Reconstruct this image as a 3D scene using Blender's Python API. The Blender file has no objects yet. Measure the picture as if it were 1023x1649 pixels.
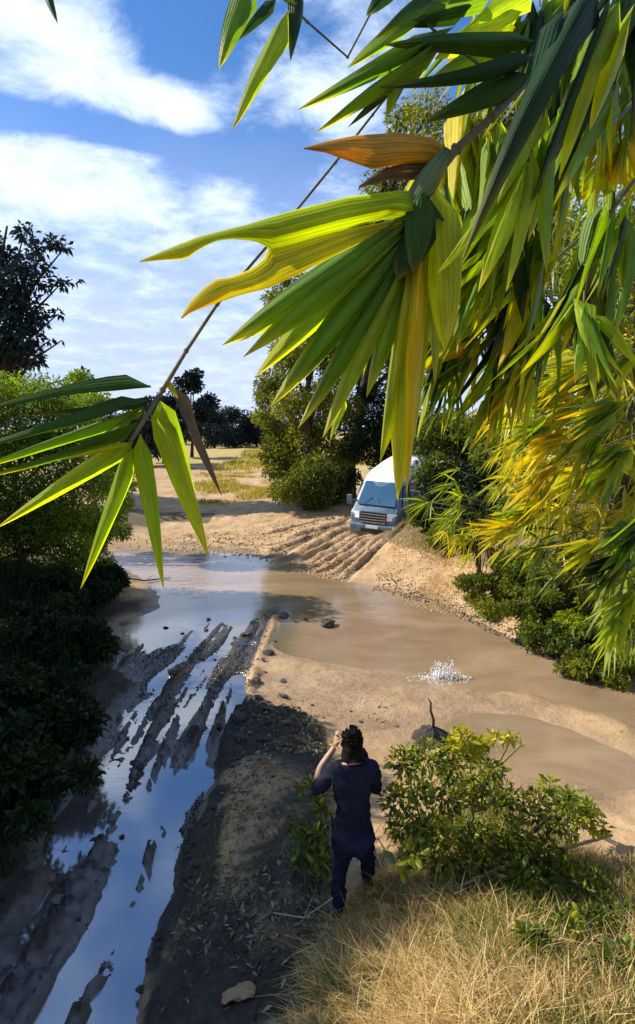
import bpy, bmesh, math, random
import numpy as np
from mathutils import Vector, Matrix

random.seed(7)
RS = np.random.RandomState(11)
SC = bpy.context.scene
COL = SC.collection
R = math.radians

# ------------------------------------------------------------------ camera, sky, sun, exposure
CAM_Z, PITCH, FPX = 4.2, R(7.8), 982.0
cam_d = bpy.data.cameras.new('camera')
cam = bpy.data.objects.new('camera', cam_d); COL.objects.link(cam)
cam_d.sensor_fit = 'VERTICAL'; cam_d.sensor_height = 36.0
cam_d.lens = FPX / 1649.0 * 36.0
cam_d.clip_start = 0.05; cam_d.clip_end = 3000
cam.location = (0, 0, CAM_Z); cam.rotation_euler = (math.pi/2 - PITCH, 0, 0)
SC.camera = cam

SUN_AZ, SUN_EL = -77.0, 38.0
world = bpy.data.worlds.new('World'); SC.world = world; world.use_nodes = True
sun_d = bpy.data.lights.new('sun', 'SUN'); sun_d.energy = 5.0; sun_d.angle = R(0.5); sun_d.color = (1.0, 0.93, 0.80)
sun = bpy.data.objects.new('sun', sun_d); COL.objects.link(sun)
_sd = Vector((math.sin(R(SUN_AZ))*math.cos(R(SUN_EL)), math.cos(R(SUN_AZ))*math.cos(R(SUN_EL)), math.sin(R(SUN_EL))))
sun.rotation_euler = _sd.to_track_quat('Z', 'Y').to_euler()
SC.view_settings.view_transform = 'Standard'; SC.view_settings.look = 'None'
SC.view_settings.gamma = 1.0; SC.view_settings.use_curve_mapping = False
SC.view_settings.exposure = 0.68
SKY_STRENGTH = 0.075

def pix_dir(px, py):
    u = (px-511.5)/FPX; v = (824.5-py)/FPX
    return Vector((u, math.cos(PITCH)+v*math.sin(PITCH), -math.sin(PITCH)+v*math.cos(PITCH)))
def P(px, py, d):
    """World point seen at photo pixel px, py at depth d metres."""
    return Vector((0, 0, CAM_Z)) + pix_dir(px, py)*d
def G(px, py, z=0.0):
    """World point on the level z seen at photo pixel px, py."""
    w = pix_dir(px, py); t = (z-CAM_Z)/w.z
    return Vector((0, 0, CAM_Z)) + w*t

class NT:
    """small helper to write node trees"""
    def __init__(s, tree): s.t = tree; s.n = tree.nodes; s.l = tree.links
    def node(s, typ, **kw):
        x = s.n.new(typ)
        for k, v in kw.items(): setattr(x, k, v)
        return x
    def put(s, sock, v):
        if isinstance(v, bpy.types.NodeSocket): s.l.new(v, sock)
        elif isinstance(v, bpy.types.Node): s.l.new(v.outputs[0], sock)
        elif v is not None: sock.default_value = v
    def math(s, op, a, b=None, c=None, clamp=False):
        x = s.node('ShaderNodeMath', operation=op, use_clamp=clamp)
        for i, v in enumerate((a, b, c)):
            if v is not None: s.put(x.inputs[i], v)
        return x.outputs[0]
    def vmath(s, op, a, b=None, out=0):
        x = s.node('ShaderNodeVectorMath', operation=op)
        s.put(x.inputs[0], a)
        if b is not None: s.put(x.inputs[1], b)
        return x.outputs[out]
    def noise(s, vec, scale, detail=4.0, rough=0.55, dist=0.0):
        x = s.node('ShaderNodeTexNoise')
        if vec is not None: s.put(x.inputs['Vector'], vec)
        x.inputs['Scale'].default_value = scale; x.inputs['Detail'].default_value = detail
        x.inputs['Roughness'].default_value = rough; x.inputs['Distortion'].default_value = dist
        return x.outputs['Fac']
    def ramp(s, fac, stops, interp='LINEAR'):
        x = s.node('ShaderNodeValToRGB'); e = x.color_ramp.elements; x.color_ramp.interpolation = interp
        while len(e) < len(stops): e.new(0.5)
        for el, (p, c) in zip(e, stops):
            el.position = p; el.color = (*c, 1) if len(c) == 3 else c
        s.put(x.inputs[0], fac); return x.outputs[0]
    def mix(s, fac, a, b, blend='MIX'):
        x = s.node('ShaderNodeMix', data_type='RGBA', blend_type=blend)
        s.put(x.inputs[0], fac)
        for i, v in ((6, a), (7, b)):
            if isinstance(v, tuple): v = (*v, 1) if len(v) == 3 else v
            s.put(x.inputs[i], v)
        return x.outputs[2]
    def smooth(s, v, lo, hi, a=0.0, b=1.0):
        x = s.node('ShaderNodeMapRange', interpolation_type='SMOOTHSTEP')
        s.put(x.inputs[0], v)
        for i, q in enumerate((lo, hi, a, b)): x.inputs[i+1].default_value = q
        return x.outputs[0]

def build_world():
    t = NT(world.node_tree); bg = t.n['Background']; bg.inputs[1].default_value = SKY_STRENGTH
    sky = t.node('ShaderNodeTexSky', sky_type='NISHITA', sun_disc=False)
    sky.sun_elevation = R(SUN_EL); sky.sun_rotation = R(SUN_AZ); sky.altitude = 0
    sky.air_density = 1.0; sky.dust_density = 0.15; sky.ozone_density = 4.0
    blue = t.mix(1.0, sky.outputs[0], (0.74, 1.12, 1.50), 'MULTIPLY')
    d = t.node('ShaderNodeTexCoord').outputs['Generated']
    sep = t.node('ShaderNodeSeparateXYZ'); t.put(sep.inputs[0], d)
    h = t.math('ADD', t.math('MAXIMUM', sep.outputs[2], 0.0), 0.16)
    cb = t.node('ShaderNodeCombineXYZ')
    t.put(cb.inputs[0], t.math('DIVIDE', sep.outputs[0], h)); t.put(cb.inputs[1], t.math('DIVIDE', sep.outputs[1], h))
    p = cb.outputs[0]
    big = t.noise(p, 1.3, 8.0, 0.62, 0.25)
    fine = t.noise(p, 5.2, 8.0, 0.66, 0.35)
    base = t.math('ADD', t.math('MULTIPLY', big, 0.52), t.math('MULTIPLY', fine, 0.62))
    total = t.math('ADD', base, 0.012)
    # named cloud banks of this sky: (photo px, py, half sizes px, tilt deg, weight)
    banks = [(110, 105, 165, 50, 20, .20), (290, 178, 36, 20, 8, .20), (90, 285, 190, 58, 2, .20), (470, 165, 140, 62, -6, .15),
             (365, 300, 34, 30, 30, .13), (60, 20, 130, 36, 10, .12), (330, 355, 190, 30, 8, .08), (255, 135, 60, 22, 0, .10),
             (190, 215, 190, 20, 12, -.22), (420, 250, 75, 60, 0, -.22), (320, 40, 80, 80, 0, -.22), (255, 60, 50, 60, 0, -.10), (300, 250, 60, 50, 0, -.12), (480, 60, 70, 40, 0, -.10), (30, 195, 80, 18, 0, -.10), (90, 150, 60, 14, 25, -.06)]
    for (px, py, sx, sy, tilt, wgt) in banks:
        c = pix_dir(px, py); L = c.length; c = c.normalized()
        ax = (pix_dir(px+10*math.cos(R(tilt)), py+10*math.sin(R(tilt))).normalized()-c).normalized()
        ay = c.cross(ax).normalized()
        a = t.math('DIVIDE', t.vmath('DOT_PRODUCT', d, tuple(ax), 1), sx/FPX/L)
        b = t.math('DIVIDE', t.vmath('DOT_PRODUCT', d, tuple(ay), 1), sy/FPX/L)
        q = t.math('ADD', t.math('MULTIPLY', a, a), t.math('MULTIPLY', b, b))
        g = t.math('EXPONENT', t.math('MULTIPLY', q, -0.8))
        f = t.math('GREATER_THAN', t.vmath('DOT_PRODUCT', d, tuple(c), 1), 0.0)
        total = t.math('ADD', total, t.math('MULTIPLY', t.math('MULTIPLY', g, f), wgt))
    cloud = t.smooth(total, 0.50, 0.77)
    veil = t.smooth(sep.outputs[2], 0.02, 0.50, 0.98, 0.0)
    streak = t.noise(p, 2.4, 5.0, 0.6, 0.8)
    veil = t.math('MULTIPLY', veil, t.smooth(streak, 0.2, 0.75, 0.75, 1.25))
    k = 1.0/SKY_STRENGTH
    veilcol = (0.43*k, 0.49*k, 0.68*k)
    c1 = t.mix(veil, blue, veilcol)
    body = t.ramp(t.smooth(total, 0.6, 1.05), [(0, (0.52*k, 0.63*k, 0.80*k)), (1, (0.76*k, 0.78*k, 0.77*k))])
    c2 = t.mix(cloud, c1, body)
    t.put(bg.inputs[0], c2)
build_world()

# ------------------------------------------------------------------ generic helpers
def link(o, parent=None, base=None):
    COL.objects.link(o)
    if parent is not None: o.parent = parent
    return o
def tag(o, label=None, cat=None, group=None, kind=None):
    for k, v in (('label', label), ('category', cat), ('group', group), ('kind', kind)):
        if v: o[k] = v
    return o
def thing(name, loc, label, cat, group=None):
    o = bpy.data.objects.new(name, None); COL.objects.link(o); o.location = loc; o.empty_display_size = 0.1
    return tag(o, label, cat, group)
def np_mesh(name, co, faces_flat, loop_tot, smooth=True, attrs=None, uv=None):
    """mesh from numpy: co (N,3), flat loop vertex indices, loops per face"""
    me = bpy.data.meshes.new(name)
    nv, nl, nf = len(co), len(faces_flat), len(loop_tot)
    me.vertices.add(nv); me.vertices.foreach_set('co', np.asarray(co, dtype=np.float32).ravel())
    me.loops.add(nl); me.loops.foreach_set('vertex_index', np.asarray(faces_flat, dtype=np.int32))
    me.polygons.add(nf)
    st = np.concatenate([[0], np.cumsum(loop_tot)[:-1]]).astype(np.int32)
    me.polygons.foreach_set('loop_start', st); me.polygons.foreach_set('loop_total', np.asarray(loop_tot, dtype=np.int32))
    if smooth: me.polygons.foreach_set('use_smooth', np.ones(nf, dtype=bool))
    for an, av in (attrs or {}).items():
        av = np.asarray(av, dtype=np.float32)
        if av.ndim == 1:
            a = me.attributes.new(an, 'FLOAT', 'POINT'); a.data.foreach_set('value', av)
        else:
            a = me.attributes.new(an, 'FLOAT_VECTOR', 'POINT'); a.data.foreach_set('vector', av.ravel())
    if uv is not None:
        ul = me.uv_layers.new(name='uv'); ul.data.foreach_set('uv', np.asarray(uv, dtype=np.float32)[faces_flat].ravel())
    me.update(calc_edges=True); me.validate()
    return me
def mesh_obj(name, me, mat, parent=None, world_to_local=None):
    o = bpy.data.objects.new(name, me)
    if mat is not None: me.materials.append(mat)
    COL.objects.link(o)
    if parent is not None: o.parent = parent
    return o
def tube_arrays(pts, radii, n=7):
    pts = [Vector(p) for p in pts]; V = []; F = []
    m = len(pts); up = Vector((0.31, 0.2, 0.93))
    for i, p in enumerate(pts):
        d = (pts[min(i+1, m-1)]-pts[max(i-1, 0)]).normalized()
        a = d.cross(up)
        if a.length < 1e-3: a = d.cross(Vector((1, 0, 0)))
        a.normalize(); b = d.cross(a)
        r = radii[i] if hasattr(radii, '__len__') else radii
        for k in range(n):
            an = 2*math.pi*k/n
            V.append(p + (a*math.cos(an)+b*math.sin(an))*r)
    for i in range(m-1):
        for k in range(n):
            F.append((i*n+k, i*n+(k+1) % n, (i+1)*n+(k+1) % n, (i+1)*n+k))
    F.append(tuple(range(n))[::-1]); F.append(tuple((m-1)*n+k for k in range(n)))
    return V, F
class MB:
    """collects shapes into ONE mesh"""
    def __init__(s): s.V = []; s.F = []
    def add(s, V, F):
        o = len(s.V); s.V += [tuple(v) for v in V]; s.F += [tuple(i+o for i in f) for f in F]; return s
    def tube(s, pts, radii, n=7): return s.add(*tube_arrays(pts, radii, n))
    def box(s, lo, hi):
        x0, y0, z0 = lo; x1, y1, z1 = hi
        return s.add([(x0,y0,z0),(x1,y0,z0),(x1,y1,z0),(x0,y1,z0),(x0,y0,z1),(x1,y0,z1),(x1,y1,z1),(x0,y1,z1)],
                     [(0,3,2,1),(4,5,6,7),(0,1,5,4),(1,2,6,5),(2,3,7,6),(3,0,4,7)])
    def slab(s, quad, nrm, th):
        q = [Vector(p) for p in quad]; n = Vector(nrm).normalized()*th
        V = q+[p+n for p in q]
        return s.add(V, [(3,2,1,0),(4,5,6,7),(0,1,5,4),(1,2,6,5),(2,3,7,6),(3,0,4,7)])
    def lathe(s, prof, n=24, axis='X', off=(0,0,0)):
        V = []; F = []
        for (a, r) in prof:
            for k in range(n):
                t = 2*math.pi*k/n
                p = (a, r*math.cos(t), r*math.sin(t)) if axis == 'X' else (r*math.cos(t), r*math.sin(t), a)
                V.append((p[0]+off[0], p[1]+off[1], p[2]+off[2]))
        for i in range(len(prof)-1):
            for k in range(n): F.append((i*n+k, i*n+(k+1) % n, (i+1)*n+(k+1) % n, (i+1)*n+k))
        return s.add(V, F)
    def build(s, name, mat, parent=None, smooth=False, bevel=0.0):
        me = bpy.data.meshes.new(name); me.from_pydata(s.V, [], s.F); me.validate()
        bm = bmesh.new(); bm.from_mesh(me); bmesh.ops.recalc_face_normals(bm, faces=bm.faces[:])
        if bevel > 0:
            try: bmesh.ops.bevel(bm, geom=bm.edges[:], offset=bevel, segments=2, affect='EDGES', profile=0.5)
            except Exception: pass
        bm.to_mesh(me); bm.free()
        if smooth: me.polygons.foreach_set('use_smooth', [True]*len(me.polygons))
        return mesh_obj(name, me, mat, parent)

def hash2(ix, iy, seed):
    n = (ix.astype(np.int64)*374761393 + iy.astype(np.int64)*668265263 + seed*1442695041) & 0xffffffff
    n = ((n ^ (n >> 13))*1274126177) & 0xffffffff
    return ((n ^ (n >> 16)) & 0xffff)/65535.0
def vnoise(x, y, seed=0):
    ix = np.floor(x); iy = np.floor(y); fx = x-ix; fy = y-iy
    fx = fx*fx*(3-2*fx); fy = fy*fy*(3-2*fy)
    a = hash2(ix, iy, seed); b = hash2(ix+1, iy, seed); c = hash2(ix, iy+1, seed); d = hash2(ix+1, iy+1, seed)
    return (a*(1-fx)+b*fx)*(1-fy)+(c*(1-fx)+d*fx)*fy
def fbm(x, y, scale, octv=4, seed=0, gain=0.5):
    s = 0; a = 1; tot = 0
    for i in range(octv):
        s = s+a*(vnoise(x*scale, y*scale, seed+i)-0.5); tot += a; a *= gain; scale *= 2.03
    return s/tot*2
def sstep(v, lo, hi):
    t = np.clip((v-lo)/(hi-lo), 0, 1); return t*t*(3-2*t)
def seg_dist(x, y, pts, widths=None):
    """distance to a polyline, and the interpolated width at the nearest point"""
    best = np.full(x.shape, 1e9); bw = np.ones(x.shape)
    for i in range(len(pts)-1):
        ax, ay = pts[i][0], pts[i][1]; bx, by = pts[i+1][0], pts[i+1][1]
        dx, dy = bx-ax, by-ay; L = dx*dx+dy*dy+1e-9
        t = np.clip(((x-ax)*dx+(y-ay)*dy)/L, 0, 1)
        d = np.hypot(x-ax-t*dx, y-ay-t*dy); m = d < best
        best = np.where(m, d, best)
        if widths is not None: bw = np.where(m, widths[i]*(1-t)+widths[i+1]*t, bw)
    return best, bw
def in_poly(x, y, poly):
    ins = np.zeros(x.shape, dtype=bool); n = len(poly); j = n-1
    for i in range(n):
        xi, yi = poly[i][0], poly[i][1]; xj, yj = poly[j][0], poly[j][1]
        c = ((yi > y) != (yj > y)) & (x < (xj-xi)*(y-yi)/((yj-yi)+1e-12)+xi)
        ins ^= c; j = i
    return ins
def poly_soft(x, y, poly, soft):
    d, _ = seg_dist(x, y, list(poly)+[poly[0]])
    return np.where(in_poly(x, y, poly), sstep(d, -soft, soft), 1-sstep(d, -soft, soft))

# ------------------------------------------------------------------ materials
def new_mat(name):
    m = bpy.data.materials.new(name); m.use_nodes = True
    return m, NT(m.node_tree), m.node_tree.nodes['Principled BSDF']
def simple_mat(name, col, rough=0.6, metal=0.0, spec=0.5, noise=0.0, nscale=20.0, bump=0.0, coat=0.0):
    m, t, b = new_mat(name)
    b.inputs['Roughness'].default_value = rough; b.inputs['Metallic'].default_value = metal
    b.inputs['Specular IOR Level'].default_value = spec; b.inputs['Coat Weight'].default_value = coat
    co = t.node('ShaderNodeTexCoord').outputs['Object']
    if noise > 0:
        f = t.noise(co, nscale, 5.0, 0.6)
        lo = tuple(c*(1-noise) for c in col); hi = tuple(min(1, c*(1+noise)) for c in col)
        t.put(b.inputs['Base Color'], t.ramp(f, [(0.3, lo), (0.7, hi)]))
        if bump > 0:
            bp = t.node('ShaderNodeBump'); bp.inputs['Strength'].default_value = bump; bp.inputs['Distance'].default_value = 0.02
            t.put(bp.inputs['Height'], f); t.put(b.inputs['Normal'], bp.outputs[0])
    else: b.inputs['Base Color'].default_value = (*col, 1)
    return m
def leaf_mat(name, cols, trans_gain=(1.9, 1.7, 0.6), amount=0.5, source='object', rough=0.42, veins=True, tip=None, spec=0.45):
    """leaf: reflecting face + light coming through. cols = ramp of base colours picked per leaf"""
    m, t, b = new_mat(name); out = t.n['Material Output']
    if source == 'object': f = t.node('ShaderNodeObjectInfo').outputs['Random']
    else:
        a = t.node('ShaderNodeAttribute'); a.attribute_name = 'tint'; f = a.outputs['Fac']
    n = len(cols); col = t.ramp(f, [(i/max(1, n-1), c) for i, c in enumerate(cols)])
    uvn = t.node('ShaderNodeUVMap'); sp = t.node('ShaderNodeSeparateXYZ'); t.put(sp.inputs[0], uvn.outputs[0])
    if veins:
        s = t.math('SINE', t.math('MULTIPLY', sp.outputs[0], 58.0))
        uvo = t.vmath('ADD', uvn.outputs[0], t.node('ShaderNodeObjectInfo').outputs['Location'])
        wob = t.noise(uvo, 3.0, 3.0, 0.6)
        k = t.smooth(s, -1.0, 1.0, 0.86, 1.06)
        mid = t.smooth(t.math('ABSOLUTE', t.math('SUBTRACT', sp.outputs[0], 0.5)), 0.0, 0.035, 1.35, 1.0)
        k = t.math('MULTIPLY', t.math('MULTIPLY', k, mid), t.smooth(wob, 0.3, 0.7, 0.8, 1.2))
        cc = t.node('ShaderNodeCombineXYZ')
        for i in range(3): t.put(cc.inputs[i], k)
        col = t.mix(1.0, col, cc.outputs[0], 'MULTIPLY')
        spots = t.noise(uvo, 9.0, 4.0, 0.7)
        col = t.mix(t.smooth(spots, 0.66, 0.74, 0, .7), col, (.16, .09, .025))
        obn = t.noise(t.node('ShaderNodeTexCoord').outputs['Object'], 60.0, 3.0, 0.7)
        bp = t.node('ShaderNodeBump'); bp.inputs['Strength'].default_value = 0.35; bp.inputs['Distance'].default_value = 0.002
        t.put(bp.inputs['Height'], t.math('ADD', s, obn)); t.put(b.inputs['Normal'], bp.outputs[0])
        if tip is not None:
            e = t.math('ADD', sp.outputs[1], t.math('MULTIPLY', t.math('SUBTRACT', wob, 0.5), 0.5))
            edge = t.math('MULTIPLY', t.math('ABSOLUTE', t.math('SUBTRACT', sp.outputs[0], 0.5)), 0.35)
            col = t.mix(t.smooth(t.math('ADD', e, edge), 0.78, 1.1), col, tip)
    t.put(b.inputs['Base Color'], col); b.inputs['Roughness'].default_value = rough
    b.inputs['Specular IOR Level'].default_value = spec
    tr = t.node('ShaderNodeBsdfTranslucent')
    t.put(tr.inputs[0], t.mix(1.0, col, trans_gain, 'MULTIPLY'))
    mx = t.node('ShaderNodeMixShader'); mx.inputs[0].default_value = amount
    t.put(mx.inputs[1], b.outputs[0]); t.put(mx.inputs[2], tr.outputs[0]); t.put(out.inputs[0], mx.outputs[0])
    return m

M = {}
M['leaf_green'] = leaf_mat('leaf_green', [(.075, .16, .014), (.12, .23, .018), (.18, .30, .022), (.27, .35, .024)], (2.3, 2.1, .5), .5, tip=(.34, .34, .03), spec=.25)
M['leaf_lime'] = leaf_mat('leaf_lime', [(.25, .37, .018), (.34, .44, .02), (.44, .47, .022)], (1.9, 1.8, .4), .64, tip=(.50, .48, .03), spec=.25)
M['leaf_dark'] = leaf_mat('leaf_dark', [(.012, .036, .008), (.02, .055, .010), (.04, .09, .012)], (1.8, 1.8, .4), .26, tip=(.12, .12, .02), spec=.14, rough=.5)  # dark base colour also stands in for leaves shaded by their neighbours
M['leaf_yellow'] = leaf_mat('leaf_yellow', [(.50, .52, .022), (.62, .58, .025), (.66, .52, .02)], (1.6, 1.5, .4), .6, tip=(.62, .50, .03), spec=.25)
M['leaf_orange'] = leaf_mat('leaf_orange', [(.58, .36, .025), (.52, .30, .02)], (1.5, 1.35, .5), .45, tip=(.38, .20, .03))
M['leaf_brown'] = leaf_mat('leaf_brown', [(.09, .05, .018), (.14, .08, .03)], (1.2, 1.1, .8), .25)
M['leaf_pale'] = leaf_mat('leaf_pale', [(.17, .24, .09), (.14, .21, .07)], (1.3, 1.3, .7), .35)
M['crown_green'] = leaf_mat('crown_green', [(.02, .045, .01), (.055, .09, .013), (.11, .15, .018), (.20, .22, .022)], (2.0, 1.8, .4), .4, 'tint', veins=False, spec=.25)
M['crown_olive'] = leaf_mat('crown_olive', [(.035, .055, .012), (.08, .11, .016), (.16, .18, .02), (.27, .26, .025)], (2.0, 1.8, .4), .4, 'tint', veins=False, spec=.25)
M['crown_bank'] = leaf_mat('crown_bank', [(.03, .06, .012), (.09, .15, .018), (.17, .25, .024), (.28, .34, .03)], (1.9, 1.8, .4), .42, 'tint', veins=False, spec=.2)
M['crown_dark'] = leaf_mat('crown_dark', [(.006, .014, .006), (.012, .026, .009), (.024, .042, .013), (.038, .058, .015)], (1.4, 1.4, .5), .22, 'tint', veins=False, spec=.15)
M['crown_blue'] = leaf_mat('crown_blue', [(.010, .022, .024), (.016, .034, .032), (.025, .045, .036)], (1.1, 1.2, .9), .15, 'tint', veins=False, spec=.2)
M['crown_yellow'] = leaf_mat('crown_yellow', [(.12, .16, .015), (.28, .30, .02), (.44, .42, .022), (.58, .46, .02)], (1.9, 1.7, .3), .5, 'tint', veins=False)
M['crown_lime'] = leaf_mat('crown_lime', [(.06, .10, .015), (.15, .21, .02), (.27, .33, .025), (.40, .43, .03)], (1.9, 1.8, .4), .5, 'tint', veins=False)
M['straw'] = leaf_mat('straw', [(.30, .17, .06), (.50, .32, .12), (.64, .44, .19), (.74, .56, .28), (.46, .40, .10)], (1.2, 1.1, .8), .3, 'tint', veins=False, rough=.7, spec=.2)
M['grass'] = leaf_mat('grass', [(.05, .08, .015), (.10, .13, .02), (.18, .19, .03), (.34, .27, .07)], (1.7, 1.5, .5), .35, 'tint', veins=False, rough=.6, spec=.25)
M['field_grass'] = leaf_mat('field_grass', [(.26, .24, .04), (.40, .34, .06), (.5, .38, .09)], (1.4, 1.3, .5), .3, 'tint', veins=False, rough=.7, spec=.2)
M['litter'] = leaf_mat('litter', [(.06, .04, .02), (.14, .10, .05), (.30, .24, .15), (.10, .11, .03), (.42, .36, .26)], (1, 1, .8), .1, 'tint', veins=False, rough=.6)
M['bark'] = simple_mat('bark', (.075, .055, .038), .9, noise=.5, nscale=14, bump=.8)
M['dark_bark'] = simple_mat('dark_bark', (.03, .024, .02), .9, noise=.5, nscale=14, bump=.8)
M['twig'] = simple_mat('twig', (.10, .085, .03), .6, noise=.4, nscale=40, bump=.3)
M['dead_wood'] = simple_mat('dead_wood', (.20, .145, .095), .85, noise=.5, nscale=25, bump=.6)
M['pale_twig'] = simple_mat('pale_twig', (.42, .35, .27), .8, noise=.3, nscale=30, bump=.4)
M['mud_clod'] = simple_mat('mud_clod', (.055, .042, .033), .5, noise=.5, nscale=18, bump=.8)
M['dry_clod'] = simple_mat('dry_clod', (.42, .27, .14), .9, noise=.4, nscale=12, bump=.8)

# ------------------------------------------------------------------ terrain
_cp = []
def cp(lst):
    for (px, py, z) in lst:
        g = G(px, py, z); _cp.append((g.x, g.y, z))
cp([(300,940,-.16),(240,912,-.1),(420,930,-.15),(500,960,-.2),(600,972,-.15),(560,1020,-.24),(680,1010,-.2),(800,1050,-.16),(720,1065,-.2),(620,1050,-.18),(500,1035,-.12),
    (900,1085,-.15),(1000,1120,-.15),(860,1125,.04),(960,1165,.055),(780,1130,.02),(1010,1180,.05),(900,1200,-.08),(700,1165,.02),(560,1095,.06),(490,1080,.06),(450,1075,.05),(800,1190,-.08),(620,1135,.06),(680,1140,.045),(1010,1200,.015),(960,1240,-.05)])
cp([(150,893,0.02),(220,888,0),(300,885,0),(400,893,0),(480,907,0),(545,928,0),(620,947,0),(700,965,0),(745,985,0),(800,1015,0),(860,1045,0),(940,1075,0),(1023,1103,0)])
cp([(440,1112,.02),(520,1148,.02),(600,1172,.0),(650,1190,.0),(740,1200,0),(800,1235,0),(880,1255,0),(1023,1275,.02)])
for (px, py) in [(620,947),(700,965),(745,985),(800,1015),(860,1045),(940,1075),(1023,1103)]:
    g = G(px, py); _cp.append((g.x+.5, g.y+.8, .42)); _cp.append((g.x+.9, g.y+2.0, .85)); _cp.append((g.x+1.5, g.y+4.2, 1.25))
cp([(560,885,.3),(480,872,.25),(610,862,.5),(650,860,.55),(400,860,.25),(320,855,.25),(250,850,.22),(340,800,.6),(450,812,.7),(420,770,.85),(560,800,.9),(380,745,1.1)])
cp([(140,920,.25),(90,940,.8),(0,930,1.2),(-200,960,1.4),(110,1000,.6),(150,1000,.12),(40,1100,.6),(-60,1200,.8),(-120,1400,.7),(-200,1300,1.2)])
cp([(180,1040,.05),(300,1040,.03),(400,1030,.02),(200,1150,.03),(330,1150,.05),(110,1270,.035),(250,1300,.03),(0,1500,.07),(150,1500,.04),(80,1649,.05),(-60,1649,.14),(250,1050,.06),(350,1010,.0),(60,1330,.045),(440,1000,.02)])
cp([(392,1110,.05),(345,1250,.06),(265,1450,.06),(205,1649,.06),(60,1800,.06)])
cp([(440,1165,.42),(405,1150,.4),(480,1178,.3),(400,1300,.26),(330,1500,.2),(450,1450,.3),(300,1649,.3),(450,1649,.5),(540,1490,.36),(530,1300,.33),(600,1270,.36),(430,1230,.33)])
cp([(600,1400,.55),(700,1420,.72),(650,1550,.85),(800,1500,.9),(750,1649,1.1),(950,1600,1.0),(900,1450,.7),(950,1380,.4),(1023,1400,.45),(750,1260,.3),(850,1310,.35),(980,1310,.15),(1150,1290,.25),(1200,1500,.8),(560,1649,.8)])
cp([(1200,1190,-.15),(1350,1250,-.15),(1600,1350,-.2)])
_cp += [(9.5,8.6,.6),(11,7.5,.8)]
_cp += [(-12,8,1.5),(-12,16,1.5),(-20,30,1.2),(-9,24,.9),(12,13,1.6),(14,20,1.7),(8,26,1.5),(0,40,1.25),(-10,40,1.2),(10,40,1.6),(8,3.5,1.0),
        (0,-3,1.8),(5,-3,1.8),(-4,-2,.3),(0,1,1.0),(2,1.5,1.2),(-30,10,1.6),(30,15,2),(30,-5,1.5),(-30,-10,1.5),(0,-20,2),(20,35,1.8),(-25,45,1.3),(25,60,1.8),(-3,60,1.3)]
_cp = np.array(_cp)
def _rbf_fit():
    D = np.sqrt(((_cp[:, None, :2]-_cp[None, :, :2])**2).sum(2)+.04)
    n = len(_cp); A = np.zeros((n+1, n+1)); A[:n, :n] = D - np.eye(n)*.02; A[:n, n] = 1; A[n, :n] = 1
    return np.linalg.solve(A, np.append(_cp[:, 2], 0))
_w = _rbf_fit()
def base_h(x, y):
    s = np.full(x.shape, _w[-1])
    for i in range(len(_cp)): s = s+_w[i]*np.sqrt((x-_cp[i, 0])**2+(y-_cp[i, 1])**2+.04)
    far = 1.3+.0025*np.clip(np.hypot(x, y)-50, 0, 400)
    k = sstep(np.hypot(x, y-10), 30, 58)
    return s*(1-k)+far*k
def GL(lst, z=0.03): return [(G(px, py, z).x, G(px, py, z).y) for (px, py) in lst]
# ruts of the wet track: centre line, half widths (m), depth
RUTS = [
    (GL([(385,1090),(362,1150),(325,1230),(285,1310),(243,1400),(196,1500),(128,1660),(60,1800)]), [.20,.23,.25,.33,.35,.36,.38,.40], .17),
    (GL([(268,1075),(215,1180),(170,1270),(120,1340),(70,1400)]), [.12,.18,.26,.28,.24], .075),
    (GL([(150,1330),(90,1430),(20,1560),(-60,1690)]), [.08,.15,.17,.18], .10),
    (GL([(330,1110),(270,1170),(228,1245),(205,1300)]), [.08,.10,.10,.06], .05),
    (GL([(235,1070),(150,1180),(60,1290),(0,1370)]), [.08,.10,.10,.08], .05),
    (GL([(200,1062),(120,1150),(30,1250)]), [.08,.10,.10], .05),
    (GL([(330,1030),(250,1040),(190,1060)]), [.25,.2,.1], .03),
]
RIDGES = [
    (GL([(238,1380),(208,1470),(165,1580),(125,1660)]), [.05,.07,.08,.09], .26),
    (GL([(340,1120),(318,1180),(296,1240)]), [.03,.04,.03], .20),
    (GL([(372,1110),(350,1165),(335,1200)]), [.03,.035,.03], .20),
    (GL([(262,1330),(238,1385)]), [.03,.04], .22),
    (GL([(290,1150),(262,1215),(240,1260)]), [.05,.06,.05], .22),
    (GL([(285,1085),(243,1180),(196,1290),(150,1400),(100,1480),(20,1600)]), [.09,.12,.15,.17,.17,.17], .20),
    (GL([(205,1110),(150,1200),(95,1290)]), [.08,.09,.09], .08),
    (GL([(215,1150),(150,1290),(85,1410),(0,1560)]), [.05,.07,.08,.09], .13),
    (GL([(165,1130),(95,1240),(20,1370)]), [.05,.07,.08], .13),
    (GL([(250,1130),(205,1220),(160,1300)]), [.04,.05,.05], .12),
    (GL([(130,1120),(70,1200),(0,1310)]), [.06,.07,.07], .12),
    (GL([(120,1400),(60,1530),(0,1649)]), [.07,.09,.10], .12),
    (GL([(415,1085),(385,1150),(352,1250),(318,1310),(272,1430),(216,1620)]), [.10,.12,.12,.10,.10,.10], .09),
    (GL([(446,990),(425,1040),(400,1100)]), [.12,.12,.12], .08),
    (GL([(480,998),(520,1000),(560,1002)]), [.10,.08,.05], .03),
]
FAR = [GL(l, .25) for l in ([(425,893),(500,868),(590,843)], [(440,899),(530,870),(610,846)], [(458,903),(545,873),(625,850)], [(472,907),(560,878),(638,856)], [(490,911),(572,883),(648,862)],
                           [(507,915),(585,888),(660,868)], [(522,919),(598,893),(672,872)], [(445,880),(520,860),(575,842)], [(540,924),(612,899),(684,877)], [(350,868),(450,872),(560,850)], [(300,858),(430,862),(540,846)])]
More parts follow.
